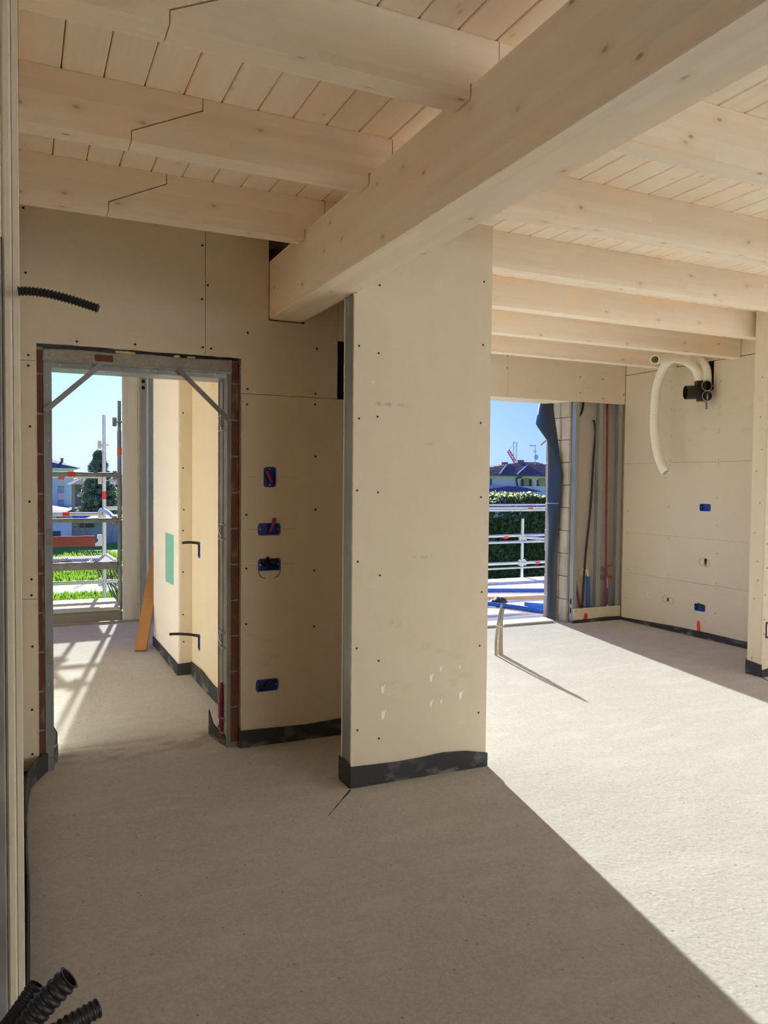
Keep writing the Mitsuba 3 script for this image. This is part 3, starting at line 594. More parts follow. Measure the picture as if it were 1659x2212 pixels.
# ================================================================== ELECTRICAL BOXES
def rounded(w, h, r=.008):
    return sbox(-w + r, -h + r, w - r, h - r).buffer(r, quad_segs=3)
def switch_box(o, ex, ey, w, h, label, group, oval=None):
    """o centre on the wall face, ex along the box, ey up; the wall's outward normal is ex x ey"""
    ex, ey = np.array(ex, float), np.array(ey, float); n = np.cross(ex, ey)
    s = thing('switch_box', label, 'electrical box', group)
    outer = rounded(w, h).union(rounded(w + .004, h * .72, .004)); hole = rounded(w - .007, h - .006, .014)
    rim = trimesh.creation.extrude_polygon(outer.difference(hole), .004, engine='earcut'); rim.apply_translation((0, 0, -.002))
    tube_ = trimesh.creation.extrude_polygon(hole.buffer(.0015).difference(hole), .025, engine='earcut'); tube_.apply_translation((0, 0, -.026))
    back = trimesh.creation.extrude_polygon(hole.buffer(.001), .0015, engine='earcut'); back.apply_translation((0, 0, -.0275))
    part(s, 'shell', frame(cat([rim, tube_, back]), o, ex, ey, n), 'blue_plastic')
    for sx in (-1, 1):
        lug = trimesh.creation.cylinder(.0042, .004, sections=8); lug.apply_translation((sx * (w - .010), 0, -.004))
        part(s, 'screw_lug', frame(lug, o, ex, ey, n), 'zinc')
    return s
X_, Z_ = (1, 0, 0), (0, 0, 1)
GB = 'blue switch boxes on the rear wall'
switch_box((1.281, YB - .001, 1.527), (0, 0, -1), (1, 0, 0), .054, .0355, 'upright blue switch box, topmost on the rear wall', GB) if False else None
def wall_box(x, z, up, label):
    if up: return switch_box((x, YB - .001, z), (0, 0, 1), (-1, 0, 0), .0535, .036, label, GB)
    return switch_box((x, YB - .001, z), (1, 0, 0), (0, 0, 1), .062, .035, label, GB)
wall_box(1.281, 1.527, True, 'upright blue switch box with a red conduit inside, topmost on the rear wall')
wall_box(1.2785, 1.232, False, 'second blue switch box from the top, a red conduit curling out of it')
wall_box(1.2805, 1.031, False, 'third blue switch box from the top, crowded with black conduits')
wall_box(1.270, .342, False, 'lowest blue switch box on the rear wall, near the floor strip')
def small_conduit(label, pts, m, r=.0095, n=20):
    thing('conduit', label, 'conduit', None, tube(pts, r, 12, n=n, inner=r * .68), m, smooth=40)
small_conduit('red conduit stub lying inside the topmost rear wall box', [(1.263, YB + .006, 1.562), (1.275, YB + .004, 1.535), (1.292, YB + .008, 1.505), (1.297, YB + .03, 1.485)], 'purple_plastic', .0105)
small_conduit('red conduit hooking up and out of the second rear wall box', [(1.290, YB + .03, 1.207), (1.287, YB + .008, 1.220), (1.300, YB - .012, 1.262), (1.306, YB - .022, 1.288), (1.298, YB - .034, 1.290), (1.291, YB - .048, 1.279)], 'purple_plastic', .0095, 30)
small_conduit('black conduit pointing out of the third box, upper left', [(1.26, YB + .035, 1.025), (1.252, YB + .005, 1.035), (1.246, YB - .035, 1.052)], 'black_plastic')
small_conduit('black conduit pointing out above the third box', [(1.29, YB + .035, 1.03), (1.278, YB + .004, 1.045), (1.262, YB - .03, 1.072)], 'black_plastic')
small_conduit('black conduit pointing out of the middle of the third box', [(1.33, YB + .03, 1.02), (1.30, YB + .008, 1.022), (1.268, YB - .03, 1.020)], 'black_plastic')
small_conduit('black conduit lying across the top of the third box', [(1.335, YB + .03, 1.04), (1.322, YB + .002, 1.048), (1.285, YB + .004, 1.046), (1.262, YB + .02, 1.04)], 'black_plastic')
small_conduit('black conduit coiled in the left of the lowest rear wall box', [(1.222, YB + .02, .362), (1.216, YB + .006, .348), (1.235, YB + .006, .330), (1.262, YB + .025, .325)], 'black_plastic', .0105)
small_conduit('black conduit bent across the lowest rear wall box', [(1.262, YB + .03, .330), (1.28, YB + .008, .345), (1.302, YB + .006, .365), (1.325, YB + .028, .368)], 'black_plastic', .0105)
for sx, lab in ((-1, 'left'), (1, 'right')):
    thing('wire', f'thin brown wire hooking down on the {lab} below the third box', 'wire', None, tube([(1.2805 + sx * .062, YB - .002, 1.012), (1.2805 + sx * .063, YB - .004, .99), (1.2805 + sx * .052, YB - .004, .966), (1.2805 + sx * .025, YB - .003, .957)], .0016, 6, n=16), 'screw_black', smooth=True)
GR = 'blue switch boxes on the right wall'
def box_r(y, z, label):
    return switch_box((XR - .001, y, z), (0, -1, 0), (0, 0, 1), .064, .036, label, GR)
box_r(5.610, 1.288, 'upper blue switch box on the right wall')
box_r(5.647, .299, 'lower blue switch box on the right wall with a black conduit across it')
small_conduit('black conduit stub leaning out of the lower right wall box', [(XR + .03, 5.585, .275), (XR + .0, 5.60, .292), (XR - .012, 5.63, .318), (XR - .015, 5.655, .338)], 'black_plastic', .0115)

# ================================================================== VENTILATION BOX AND DUCTS
u = np.array([-.90, .43, 0]); u /= np.linalg.norm(u); v = np.array([-.43, -.90, 0]); v /= np.linalg.norm(v); w = np.array([0, 0, 1.0])
O = np.array([5.985, 5.60, 2.405])
vb = thing('air_distribution_box', 'black ventilation plenum box hanging high on the right wall, ports open', 'ventilation box')
def loc(m): return frame(m, O, u, v, w)
part(vb, 'body', loc(cat([cbox(-.03, .03, -.06, .055, -.085, .10, .004), cbox(-.055, .055, -.05, .03, .06, .105, .003)])), 'black_plastic')
part(vb, 'spigot', loc(tube([(.03, -.005, 0.0), (.155, -.005, -.004)], .066, 32, n=4, inner=.062)), 'black_plastic', smooth=40)
for dz, dx in ((.052, -.012), (-.046, -.018)):
    part(vb, 'port', loc(tube([(dx, .02, dz), (dx, .095, dz)], .047, 28, n=3, inner=.041)), 'black_plastic', smooth=40)
part(vb, 'hanger', loc(cbox(-.03, -.018, .05, .075, -.17, -.098, .002)), 'dusty_steel')
part(vb, 'bracket', loc(cat([cbox(-.035, -.02, .0, .02, .10, .16, .002), cbox(.01, .022, .0, .02, .10, .15, .002), bx(-.045, .04, .0, .006, .105, .135)])), 'zinc')
part(vb, 'rim', loc(cat([tube([(dx, .090, dz), (dx, .0965, dz)], .0505, 28, n=2, inner=.046) for dz, dx in ((.052, -.012), (-.046, -.018))])), 'zinc', smooth=40)
def duct(label, pts, r):
    thing('flexible_duct', label, 'duct', 'white corrugated ventilation ducts', tube(pts, r, 24, inner=r * .80, pitch=.0145, depth=.055), 'white_duct', smooth=40)
duct('white duct curving from the box to an open end facing the room', [(5.955, 5.610, 2.515), (5.95, 5.610, 2.55), (5.915, 5.615, 2.625), (5.82, 5.625, 2.688), (5.69, 5.630, 2.708), (5.50, 5.620, 2.690), (5.37, 5.575, 2.668), (5.30, 5.515, 2.656)], .042)
duct('white duct looping up behind and hanging down like a hook', [(6.015, 5.57, 2.50), (6.015, 5.575, 2.58), (5.995, 5.60, 2.68), (5.93, 5.70, 2.752), (5.85, 5.80, 2.765), (5.80, 5.86, 2.710), (5.79, 5.935, 2.61), (5.785, 5.99, 2.44), (5.785, 6.005, 2.26), (5.785, 6.005, 2.10), (5.785, 5.985, 1.955), (5.785, 5.94, 1.80), (5.785, 5.83, 1.625)], .0455)

# ================================================================== EDGE STRIPS NEAR THE DOORWAY
struct('baseboard_back', 'dark foam edge strip at the foot of the rear wall right of the doorway', 'edge strip',
       cat([ribbon([(1.1155, YB - .006), (1.35, YB - .007), (1.7, YB - .006), (2.09, YB - .006)], 0, [.098, .094, .088, .098, .10, .095], .008, 40),
            ribbon([(1.1135, YB - .003), (1.1125, YB + .12), (1.10, YB + .2)], 0, [.10, .115, .16], .007, 16),
            ribbon([(1.052, YB + .055), (1.030, YB + .13), (1.015, YB + .24), (1.012, YB + .33)], 0, [.05, .07, .085, .14], .007, 24)]), 'edge_foam', smooth=40)
struct('baseboard_left', 'dark foam edge strip curling off the left door jamb along the left wall', 'edge strip',
       cat([ribbon([(0.172, YB + .215), (0.150, YB + .12), (0.105, YB + .02), (0.050, YB - .12), (0.022, YB - .35), (0.012, 3.4), (0.016, 2.9), (0.010, 2.3), (0.009, 1.8)], 0, [.085, .11, .115, .11, .10, .10, .10, .09, .09], .008, 90),
            ribbon([(0.158, YB + .30), (0.172, YB + .26)], 0, [.15, .13], .006, 8)]), 'edge_foam', smooth=40)
small_conduit('purple conduit standing at the foot of the right door jamb', [(1.040, YB + .13, 0.0), (1.037, YB + .13, .15), (1.036, YB + .13, .26), (1.041, YB + .125, .345)], 'purple_plastic', .014)

# ================================================================== LEFT ROOM BEYOND THE DOORWAY
wp = struct('wall_partition', 'cream plasterboard partition of the room beyond the doorway', 'wall', bx(1.235, 2.1, YB + .28, 7.30, 0, 2.888), 'concrete')
part(wp, 'plasterboard', ext_yz(sbox(4.556, .03, 6.092, 2.886).difference(sbox(5.79, .93, 5.86, 1.05)).difference(sbox(5.79, .24, 5.86, .36)), 1.203, 1.232), 'board')
part(wp, 'plasterboard', bx(1.115, 1.2325, 6.094, 6.120, .03, 2.886), 'board')
part(wp, 'plasterboard', bx(1.100, 1.1145, 6.094, 7.33, .03, 2.886), 'gypsum_white', label='paler panel of the projecting part')
part(wp, 'recess_shade', bx(1.2325, 1.234, 5.78, 5.87, .2, 1.1), 'void_shade')  # black sheet painted as the shade behind the box cutouts
part(wp, 'plasterboard', bx(1.1145, 1.235, 7.305, 7.33, .03, 2.886), 'board')
part(wp, 'patch', ext_yz([(6.292, 1.071), (6.679, 1.070), (6.682, .661), (6.294, .674)], 1.0985, 1.1005), 'gypsum_green', label='turquoise board patch')
part(wp, 'screw_heads', screws_xz([(1.135, 2.02), (1.135, 1.60), (1.14, 1.28), (1.135, 1.12), (1.135, .80), (1.135, .47), (1.14, .26)], 6.094, .006), 'screw_black', stuff=True)
struct('baseboard_partition', 'grey foam edge strip along the partition beyond the doorway', 'edge strip',
       cat([ribbon([(1.197, 4.58), (1.196, 5.3), (1.190, 5.7), (1.198, 6.09)], 0, [.11, .115, .10, .12, .10], .008, 40), ribbon([(1.2, 6.088), (1.092, 6.088)], 0, [.095, .09], .008, 6), ribbon([(1.093, 6.09), (1.094, 6.8), (1.094, 7.33)], 0, [.09, .085, .08], .008, 20)]), 'edge_foam', smooth=40)
def box_p(y, z, label):
    s = switch_box((1.202, y, z), (0, 0, 1), (0, 1, 0), .055, .033, label, 'blue boxes beyond the doorway')
box_p(5.825, .99, 'upper narrow blue switch box on the partition beyond the doorway')
box_p(5.825, .30, 'lower narrow blue switch box on the partition beyond the doorway')
small_conduit('brown-black conduit stub out of the upper box beyond the doorway', [(1.23, 5.83, 1.03), (1.19, 5.86, 1.040), (1.13, 5.87, 1.045), (1.09, 5.88, 1.042)], 'black_plastic', .0105)
small_conduit('longer brown-black conduit out of the lower box beyond the doorway', [(1.23, 5.83, .335), (1.19, 5.86, .345), (1.10, 5.88, .360), (1.02, 5.90, .362), (1.00, 5.90, .362)], 'black_plastic', .0105)
# leaning plank
d = np.array([.249, .685, .825]); d /= np.linalg.norm(d); wv = np.array([.925, -.38, 0]); wv -= d * (wv @ d); wv /= np.linalg.norm(wv); nv = np.cross(d, wv)
pk = trimesh.creation.box((.113, .028, 1.75)); pk = cbox(-.050, .050, -.014, .014, 0, 1.60, .0015)
thing('wooden_plank', 'orange-brown plank leaning against the partition beyond the doorway', 'plank', None, frame(pk, (.948, 7.06, .012), wv, nv, d), 'plank_orange')
# exterior wall of that room and its window opening
wlf = struct('wall_left_far', 'plastered exterior wall beside the scaffold opening', 'wall', cat([bx(-3.2, -.9, 8.65, 9.0, 0, 2.888), bx(-.9, 1.142, 8.65, 8.71, 2.70, 2.888), bx(1.142, 2.3, 8.65, 9.0, 0, 2.888)]), 'concrete')
part(wlf, 'pier', cbox(.984, 1.142, 8.64, 8.71, 0, 2.888, .006), 'pier_plaster', label='streaky plastered pier')
part(wlf, 'foam_joint', bx(1.1415, 1.150, 8.635, 8.66, 0, 2.888), 'foam_yellow')
part(wlf, 'sill', cat([cbox(-.9, 1.15, 8.60, 8.645, -.01, .022, .004), cbox(-.9, 1.0, 9.0, 9.02, -.2, .06, .003)]), 'timber_sill', label='rough timber strip at the threshold')
st = thing('metal_stud', 'shiny tall stud beyond the doorway between the pier and the partition', 'metal stud')
part(st, 'web', cbox(1.152, 1.204, 8.50, 8.503, .02, 2.888, .0006), 'galvanized')
part(st, 'flange', cbox(1.204, 1.222, 8.47, 8.503, .02, 2.888, .004), 'scaffold_steel')
part(st, 'flange', cbox(1.226, 1.275, 8.50, 8.503, .02, 2.888, .001), 'galvanized')
for zc in (2.535, 2.468): part(st, 'slot', ext_xz(sbox(1.166, zc - .01, 1.182, zc + .01).buffer(.008), 8.498, 8.5005), 'void_shade')
struct('wall_unseen_sun_block', 'unseen wall fin behind the pier, placed to keep sun off the doorway floor', 'wall', bx(1.16, 1.30, 8.72, 9.85, -3.2, 2.9), 'concrete')  # hidden behind the pier, stops a sun streak through the doorway
struct('wall_left_side', 'side wall of the room beyond the doorway', 'wall', bx(-1.4, -1.2, YB + .26, 8.66, 0, 2.888), 'board')
struct('ceiling_left', 'plain ceiling of the room beyond the doorway', 'ceiling', bx(-3.2, 2.3, 7.0, 9.0, 2.888, 3.05), 'board')

# ================================================================== STAKES IN THE SUNLIT FLOOR
thing('conduit', 'left grey dusty conduit of the bundle standing in the sunlit floor', 'conduit', None, tube([(3.772, 5.75, 0), (3.772, 5.75, .12), (3.785, 5.75, .25), (3.808, 5.752, .36), (3.829, 5.752, .442)], .0115, 12, n=30, inner=.008), 'dusty_steel', smooth=40)
thing('conduit', 'right grey dusty conduit of the bundle standing in the sunlit floor', 'conduit', None, tube([(3.806, 5.735, 0), (3.808, 5.735, .12), (3.813, 5.735, .26), (3.822, 5.738, .34), (3.835, 5.74, .41)], .0125, 12, n=30, inner=.009), 'dusty_steel', smooth=40)
thing('wooden_stake', 'orange wooden stake tied to the conduits in the sunlit floor', 'stake', None, hull([(3.812, 5.765, 0), (3.850, 5.755, 0), (3.812, 5.79, 0), (3.850, 5.78, 0), (3.824, 5.765, .318), (3.840, 5.757, .335), (3.824, 5.785, .318), (3.840, 5.778, .335)]), 'lath_wood')
thing('cable_tie', 'white cable tie around the stake bundle', 'cable tie', None, tube([(3.778, 5.738, .262), (3.81, 5.718, .252), (3.848, 5.745, .262), (3.846, 5.79, .266), (3.80, 5.79, .266), (3.774, 5.76, .264), (3.778, 5.738, .262)], .0028, 8, n=30), 'white_plastic', smooth=40)

# ================================================================== TERRACE
ter = struct('terrace', 'pale board terrace floor beyond the right opening', 'terrace', cat([bx(1.5, 16.5, 6.98, 10.42, -.3, -.012), bx(6.4, 16.5, 4.40, 6.98, -.3, -.012)]), 'terrace_board')
for i, y in enumerate(np.arange(7.32, 10.4, .62)):
    for j, x in enumerate(np.arange(1.6, 12.0, 2.5)):
        o = .9 * (i % 2)
        part(ter, 'deck_board', cbox(x + o, x + o + 2.49, y, min(y + .612, 10.42), -.012, .004 + .004 * ((i + j) % 2), .003), 'terrace_board')
thing('threshold_panel', 'white panel lying across the terrace threshold', 'panel', None, hull([(2.3, 6.93, .004), (5.265, 6.895, .004), (2.3, 7.25, .004), (5.33, 7.29, .004), (2.3, 6.93, .02), (5.265, 6.895, .02), (2.3, 7.25, .02), (5.33, 7.29, .02)]), 'white_panel')
pipe('blue_pipe', 'blue pipe lying straight across the middle of the terrace', [(3.5, 9.95, .03), (5.5, 9.28, .03), (6.3, 8.98, .03), (7.2, 8.62, .03), (8.2, 8.35, .03)], .024, 'blue_pipe', category='pipe')
pipe('blue_pipe', 'blue pipe running from the left towards the membrane', [(4.0, 9.4, .03), (4.9, 8.42, .03), (5.25, 7.95, .035), (5.4, 7.55, .035), (5.55, 7.25, .03), (5.8, 7.26, .03)], .026, 'blue_pipe', category='pipe')
for k in range(3):
    pipe('blue_pipe', ['blue pipe end nearest the membrane foot', 'middle blue pipe end beside the membrane', 'rear blue pipe end beside the membrane'][k], [(5.50 + .06 * k, 7.62 + .16 * k, .028), (5.62 + .06 * k, 7.47 + .16 * k, .028), (5.95 + .06 * k, 7.30 + .16 * k, .028)], .023, 'blue_pipe', category='pipe')
thing('timber_batten', 'thin timber batten lying on the terrace', 'batten', None, hull([(5.3, 8.62, .008), (7.2, 8.02, .008), (5.3, 8.67, .008), (7.2, 8.07, .008), (5.3, 8.62, .035), (7.2, 8.02, .035), (5.3, 8.67, .035), (7.2, 8.07, .035)]), 'lath_wood')
bl = trimesh.creation.icosphere(3, 1.0); bl.vertices *= (1 + .5 * (meshkit.fbm(bl.vertices * 3 + 2, 3) - .5))[:, None]; bl.apply_scale((.10, .09, .055)); bl.apply_translation((5.36, 8.12, .045))
thing('plastic_scrap', 'crumpled black and white plastic scrap on the terrace', 'scrap', None, bl, 'black_plastic')
# ---- terrace scaffold railing
sr = thing('terrace_railing', 'galvanised scaffold tube railing with red bands around the terrace', 'railing', None)
YR = 10.50
def red_band(parent, c, axis, r=.026, w=.045):
    a = np.array(axis, float); c = np.array(c, float)
    part(parent, 'red_band', tube([c - a * w, c + a * w], r, 14, n=2), 'red_paint')
def scaff_rail(parent, a, b, r, m='scaffold_steel'):
    return part(parent, 'rail', tube([a, b], r, 12, n=2), m, smooth=40)
for x in (4.85, 7.385, 9.9):
    q = part(sr, 'post', tube([(x, YR + .03, -.35), (x, YR + .03, .945)], .0245, 14, n=2), 'scaffold_steel', smooth=40)
    for z in (.625, .225):
        part(q, 'rosette', cat([trimesh.creation.cylinder(.062, .012, sections=20, transform=trimesh.transformations.translation_matrix((x, YR + .03, z)))] + [cbox(x + sx * .052 - .012, x + sx * .052 + .012, YR, YR + .05, z - .045, z + .05, .004) for sx in (-1, 1)]), 'scaffold_steel')
for z0, z1 in ((.648, .668), (.216, .211)):
    scaff_rail(sr, (1.8, YR + .03, z0), (12, YR + .03, z1 + .02), .024)
for (z, r, y) in ((1.142, .016, YR + .5), (1.09, .020, YR + .5), (1.052, .024, YR + .5), (.562, .022, YR - .05), (.145, .016, YR - .05)):
    scaff_rail(sr, (1.8, y, z), (12, y, z + .02), r)
scaff_rail(sr, (7.42, YR + .02, .64), (8.6, YR - .6, .56), .024)
red_band(sr, (7.06, YR + .03, .652), (1, 0, 0)); red_band(sr, (7.68, YR + .03, .218), (1, 0, 0)); red_band(sr, (7.86, YR + .5, 1.092), (1, 0, 0), .024); red_band(sr, (7.80, YR - .18, .615), (.88, -.47, 0))

# ================================================================== SCAFFOLD OUTSIDE THE LEFT OPENING
sc = thing('scaffold', 'steel scaffold with decks and red bands outside the far opening of the next room', 'scaffold')
YN, YFR = 9.60, 10.55
def post(x, y, z0, z1, m, cups):
    q = part(sc, 'post', cat([tube([(x, y, z0), (x, y, z1 - .35)], .0245, 14, n=2), tube([(x, y, z1 - .4), (x, y, z1)], .0195, 14, n=2)]), m, smooth=40)
    for z in cups:
        part(q, 'rosette', cat([trimesh.creation.cylinder(.06, .012, sections=20, transform=trimesh.transformations.translation_matrix((x, y, z))), cbox(x - .075, x - .03, y - .02, y + .02, z - .05, z + .05, .004)]), m)
for x0 in (1.056, -1.45):
    post(x0, YN, -3.2, 2.425, 'dusty_steel', (2.18, 1.56, 1.035, .50, -.03))
    post(x0 - .082, YFR, -3.2, 2.33, 'scaffold_steel', (1.95, 1.5, 1.06, .2))
def rail2(x0, x1, y, z, r, m): part(sc, 'rail', tube([(x0, y, z), (x1, y, z)], r, 12, n=2), m, smooth=40)
for z in (1.566, 1.037): rail2(-1.45, 1.03, YN, z, .026, 'dusty_steel')
for z in (1.548, 1.072, .205): rail2(-1.5, 1.9 if z < .5 else .95, YFR, z, .024, 'scaffold_steel')
part(sc, 'ledger', cbox(-1.45, 1.03, YN - .025, YN + .025, .465, .555, .006), 'dusty_steel')
part(sc, 'rail', tube([(1.0, YN, 1.05), (.96, 10.1, 1.12), (.93, YFR, 1.12)], .026, 12, n=4), 'scaffold_steel', smooth=40)
part(sc, 'rail', tube([(1.0, YFR, 1.14), (1.9, YFR, 1.15)], .024, 12, n=2), 'scaffold_steel', smooth=40)
grooves = [cbox(-1.45 + .026 * k, -1.45 + .026 * k + .018, YN + .06, YFR - .05, .535, .548, .002) for k in range(96)]
part(sc, 'deck', cat([bx(-1.45, 1.05, YN + .05, YFR - .04, .505, .536)] + grooves + [tube([(1.02, YN + .06, .55), (1.0, YFR - .05, .55)], .022, 8, n=2)]), 'terrace_board', label='ribbed steel upper deck')
part(sc, 'toe_board', cbox(-1.45, .86, YFR - .03, YFR - .005, .666, .795, .003), 'toe_red', label='red-brown timber toe board')
part(sc, 'toe_board_bracket', ext_xz([(.86, .665), (.945, .665), (.945, .81), (.885, .81), (.88, .77), (.9, .74), (.88, .71), (.86, .70)], YFR - .03, YFR - .02), 'scaffold_steel')
part(sc, 'deck', cat([cbox(-1.45, 1.0, 9.06, 9.36, .06, .10, .004), cbox(-1.45, 1.0, 9.36, 9.66, .062, .12, .004)]), 'terrace_board', label='pale lower deck boards at the threshold')
rail2(-1.45, 1.03, YN, -.035, .028, 'dusty_steel')
red_band(sc, (.535, YN, 1.566), (1, 0, 0), .028, .04); red_band(sc, (.52, YFR, 1.072), (1, 0, 0), .026, .04); red_band(sc, (.973, YFR, 1.31), (0, 0, 1), .027, .05)
red_band(sc, (.47, YFR, 1.545), (1, 0, 0), .026, .035)
part(sc, 'orange_tag', tube([(1.056, YN, 1.80), (1.056, YN, 1.88)], .0262, 14, n=2), 'orange_paint')
sh = [(-1.2 + t * .09, 9.93 + .10 * math.sin(t * .5) + .05 * math.sin(t * 1.3), .556 + .01 * math.sin(t)) for t in range(20)]
pts = np.array(sh); wdt = .11
V = np.vstack([pts + (0, wdt, 0), pts - (0, wdt, 0), pts + (0, wdt, .012), pts - (0, wdt, -.012)]); n_ = len(pts); F = []
for k in range(n_ - 1):
    for a, b in ((0, 1), (1, 3), (3, 2), (2, 0)): F += [[a * n_ + k, b * n_ + k, b * n_ + k + 1], [a * n_ + k, b * n_ + k + 1, a * n_ + k + 1]]
m_ = trimesh.Trimesh(V, F, process=False); m_.fix_normals()
thing('cloth_strip', 'beige cloth strip lying along the upper scaffold deck', 'cloth', None, m_, 'sheet_cloth')

# ================================================================== OUTDOORS
struct('ground', 'green lawn ground below the building', 'ground', bx(-300, 400, 9.2, 600, -3.6, -3.2), 'grass')
struct('road', 'pale grey road crossing the lawn', 'road', bx(-60, 120, 34.2, 38.0, -3.2, -3.17), 'asphalt')
def tufts(n, x0, x1, y0, y1, h, seed):
    r = np.random.default_rng(seed); x = r.uniform(x0, x1, n); y = r.uniform(y0, y1, n); a = r.uniform(0, 2 * np.pi, n); hh = h * r.uniform(.4, 1.2, n); wd = r.uniform(.03, .08, n)
    b = np.stack([x, y, np.full(n, -3.2)], 1); dx = np.stack([np.cos(a) * wd, np.sin(a) * wd, 0 * a], 1); top = b + np.stack([r.normal(0, .05, n), r.normal(0, .05, n), hh], 1)
    V = np.stack([b - dx, b + dx, top], 1).reshape(-1, 3); return trimesh.Trimesh(V, np.arange(3 * n).reshape(-1, 3), process=False)
thing('lawn_grass', 'bright green grass tufts on both sides of the road', 'grass', None, cat([tufts(9000, -1, 7, 28, 34.1, .22, 1), tufts(9000, -1, 9, 38.1, 52, .3, 2)]), 'grass_blade', kind='stuff')
def leaves(pts, size, seed, tilt=1.0):
    r = np.random.default_rng(seed); n = len(pts); d1 = r.normal(size=(n, 3)); d1 /= np.linalg.norm(d1, axis=1, keepdims=True); d2 = np.cross(d1, r.normal(size=(n, 3))); d2 /= np.linalg.norm(d2, axis=1, keepdims=True)
    s = size * r.uniform(.6, 1.3, (n, 1)); V = np.stack([pts - d1 * s, pts + d2 * s * .45, pts + d1 * s, pts - d2 * s * .45], 1).reshape(-1, 3)
    f = np.arange(4 * n).reshape(-1, 4); return trimesh.Trimesh(V, np.vstack([f[:, [0, 1, 2]], f[:, [0, 2, 3]]]), process=False)
# hedge beyond the terrace
r = np.random.default_rng(3); N = 42000
hx = r.uniform(9.5, 19.5, N); hz = r.uniform(-3.2, 1.15, N); front = 19.4 + .35 * meshkit.fbm(np.stack([hx * 1.6, hz * 1.6, hx * 0], 1), 3, 5) * 2
hy = front + np.abs(r.normal(0, .12, N))
tp = int(N * .35); hz[:tp] = 1.0 - .045 * (hx[:tp] - 12.5) + .55 * (meshkit.fbm(np.stack([hx[:tp] * 1.5, hx[:tp] * 0 + 2, hx[:tp] * 0], 1), 3, 9) - .5) + r.normal(0, .06, tp); hy[:tp] = r.uniform(19.5, 22, tp)
lim = 1.02 - .045 * (hx - 12.5) + .55 * (meshkit.fbm(np.stack([hx * 1.5, hx * 0 + 2, hx * 0], 1), 3, 9) - .5); hz = np.minimum(hz, lim + r.normal(0, .05, N))
hd = thing('hedge', 'tall dense dark green hedge beyond the terrace railing', 'hedge')
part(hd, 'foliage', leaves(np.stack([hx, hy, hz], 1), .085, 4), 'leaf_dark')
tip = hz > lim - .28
part(hd, 'painted_sunlit_tips', leaves(np.stack([hx, hy, hz + .04], 1)[tip][::2], .07, 6), 'leaf_painted_sun', label='leaf tips on top, sunlight painted in as a paler green', stuff=True)  # sunlight on the hedge top put into a paler leaf colour
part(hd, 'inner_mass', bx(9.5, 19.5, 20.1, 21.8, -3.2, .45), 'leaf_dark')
# house on the right
HY = 100.0; k_ = HY / 45.0
def hz_(z): return 1.5 + (z - 1.5) * k_
def hx_(x): return x * k_
hs = thing('house', 'cream two storey house with brown tiled hip roof and arched loggia', 'house')
fac = sbox(hx_(26), -3.2, hx_(36), hz_(2.07))
arch = lambda x0, x1, z0, z1: Polygon([(hx_(x0), hz_(z0)), (hx_(x1), hz_(z0)), (hx_(x1), hz_(z1 - .22))] + [(hx_((x0 + x1) / 2 + (x1 - x0) / 2 * math.cos(t)), hz_(z1 - .22 + .22 * math.sin(t))) for t in np.linspace(0, np.pi, 12)] + [(hx_(x0), hz_(z1 - .22))])
for a_ in ((31.25, 32.5, 1.36, 1.95), (32.68, 33.9, 1.36, 1.95), (34.1, 35.3, 1.36, 1.95), (32.6, 34.2, -1.5, .68)): fac = fac.difference(arch(*a_))
fac = fac.difference(sbox(hx_(28.85), hz_(1.42), hx_(29.06), hz_(1.86)))
part(hs, 'facade', ext_xz(fac, HY, HY + .5), 'cream_wall')
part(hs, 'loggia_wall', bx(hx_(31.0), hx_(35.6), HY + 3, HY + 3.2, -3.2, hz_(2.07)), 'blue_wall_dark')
part(hs, 'window', bx(hx_(28.8), hx_(29.1), HY + .25, HY + .3, hz_(1.38), hz_(1.9)), 'shutter_blue')
for x in (31.55, 32.33, 33.0, 33.62): part(hs, 'shutter', cbox(hx_(x), hx_(x + .16), HY + 2.85, HY + 2.95, hz_(1.3), hz_(1.84), .01), 'window_dark')
part(hs, 'side_wall', bx(hx_(26), hx_(26) + .5, HY, HY + 16, -3.2, hz_(2.07)), 'cream_wall')
zr = hz_(3.05)
roofm = hull([(hx_(25.4), HY - 1.0, hz_(2.08)), (hx_(36.6), HY - 1.0, hz_(2.08)), (hx_(25.4), HY + 17, hz_(2.08)), (hx_(36.6), HY + 17, hz_(2.08)), (hx_(34.0), HY + 8, zr + .25), (hx_(35.2), HY + 8, zr + .25)])
rf = part(hs, 'roof', roofm, 'roof_tile')
for t in range(14):  # tile courses on the front slope
    s0, s1 = t / 14, (t + 1) / 14
    def pt(s, x_low, x_top): return (hx_(x_low) * (1 - s) + hx_(x_top) * s, HY - 1.0 + 9 * s - .06, hz_(2.08) + (zr + .25 - hz_(2.08)) * s + .03)
    A = [pt(s0, 25.4, 34.0), pt(s0, 36.6, 35.2), pt(s1 - .01, 36.6, 35.2), pt(s1 - .01, 25.4, 34.0)]
    part(rf, 'tile_course', hull(A + [(a[0], a[1] - .02, a[2] + .07) for a in A[:2]]), 'roof_tile')
part(hs, 'gutter', bx(hx_(25.4), hx_(36.6), HY - 1.15, HY - .95, hz_(2.05), hz_(2.12)), 'roof_dark')
part(hs, 'downpipe', tube([(hx_(31.35), HY - .2, hz_(2.06)), (hx_(31.33), HY - .2, hz_(2.0)), (hx_(30.98), HY - .2, hz_(1.9)), (hx_(30.95), HY - .2, hz_(1.7)), (hx_(30.95), HY - .2, hz_(.8))], .11, 8, n=30), 'roof_dark')
for x_, zt_ in ((71.0, 5.05), (74.1, 5.45)): part(hs, 'chimney', cbox(x_, x_ + .75, HY + 6.6, HY + 7.4, 3.2, zt_, .02), 'chimney_brick')
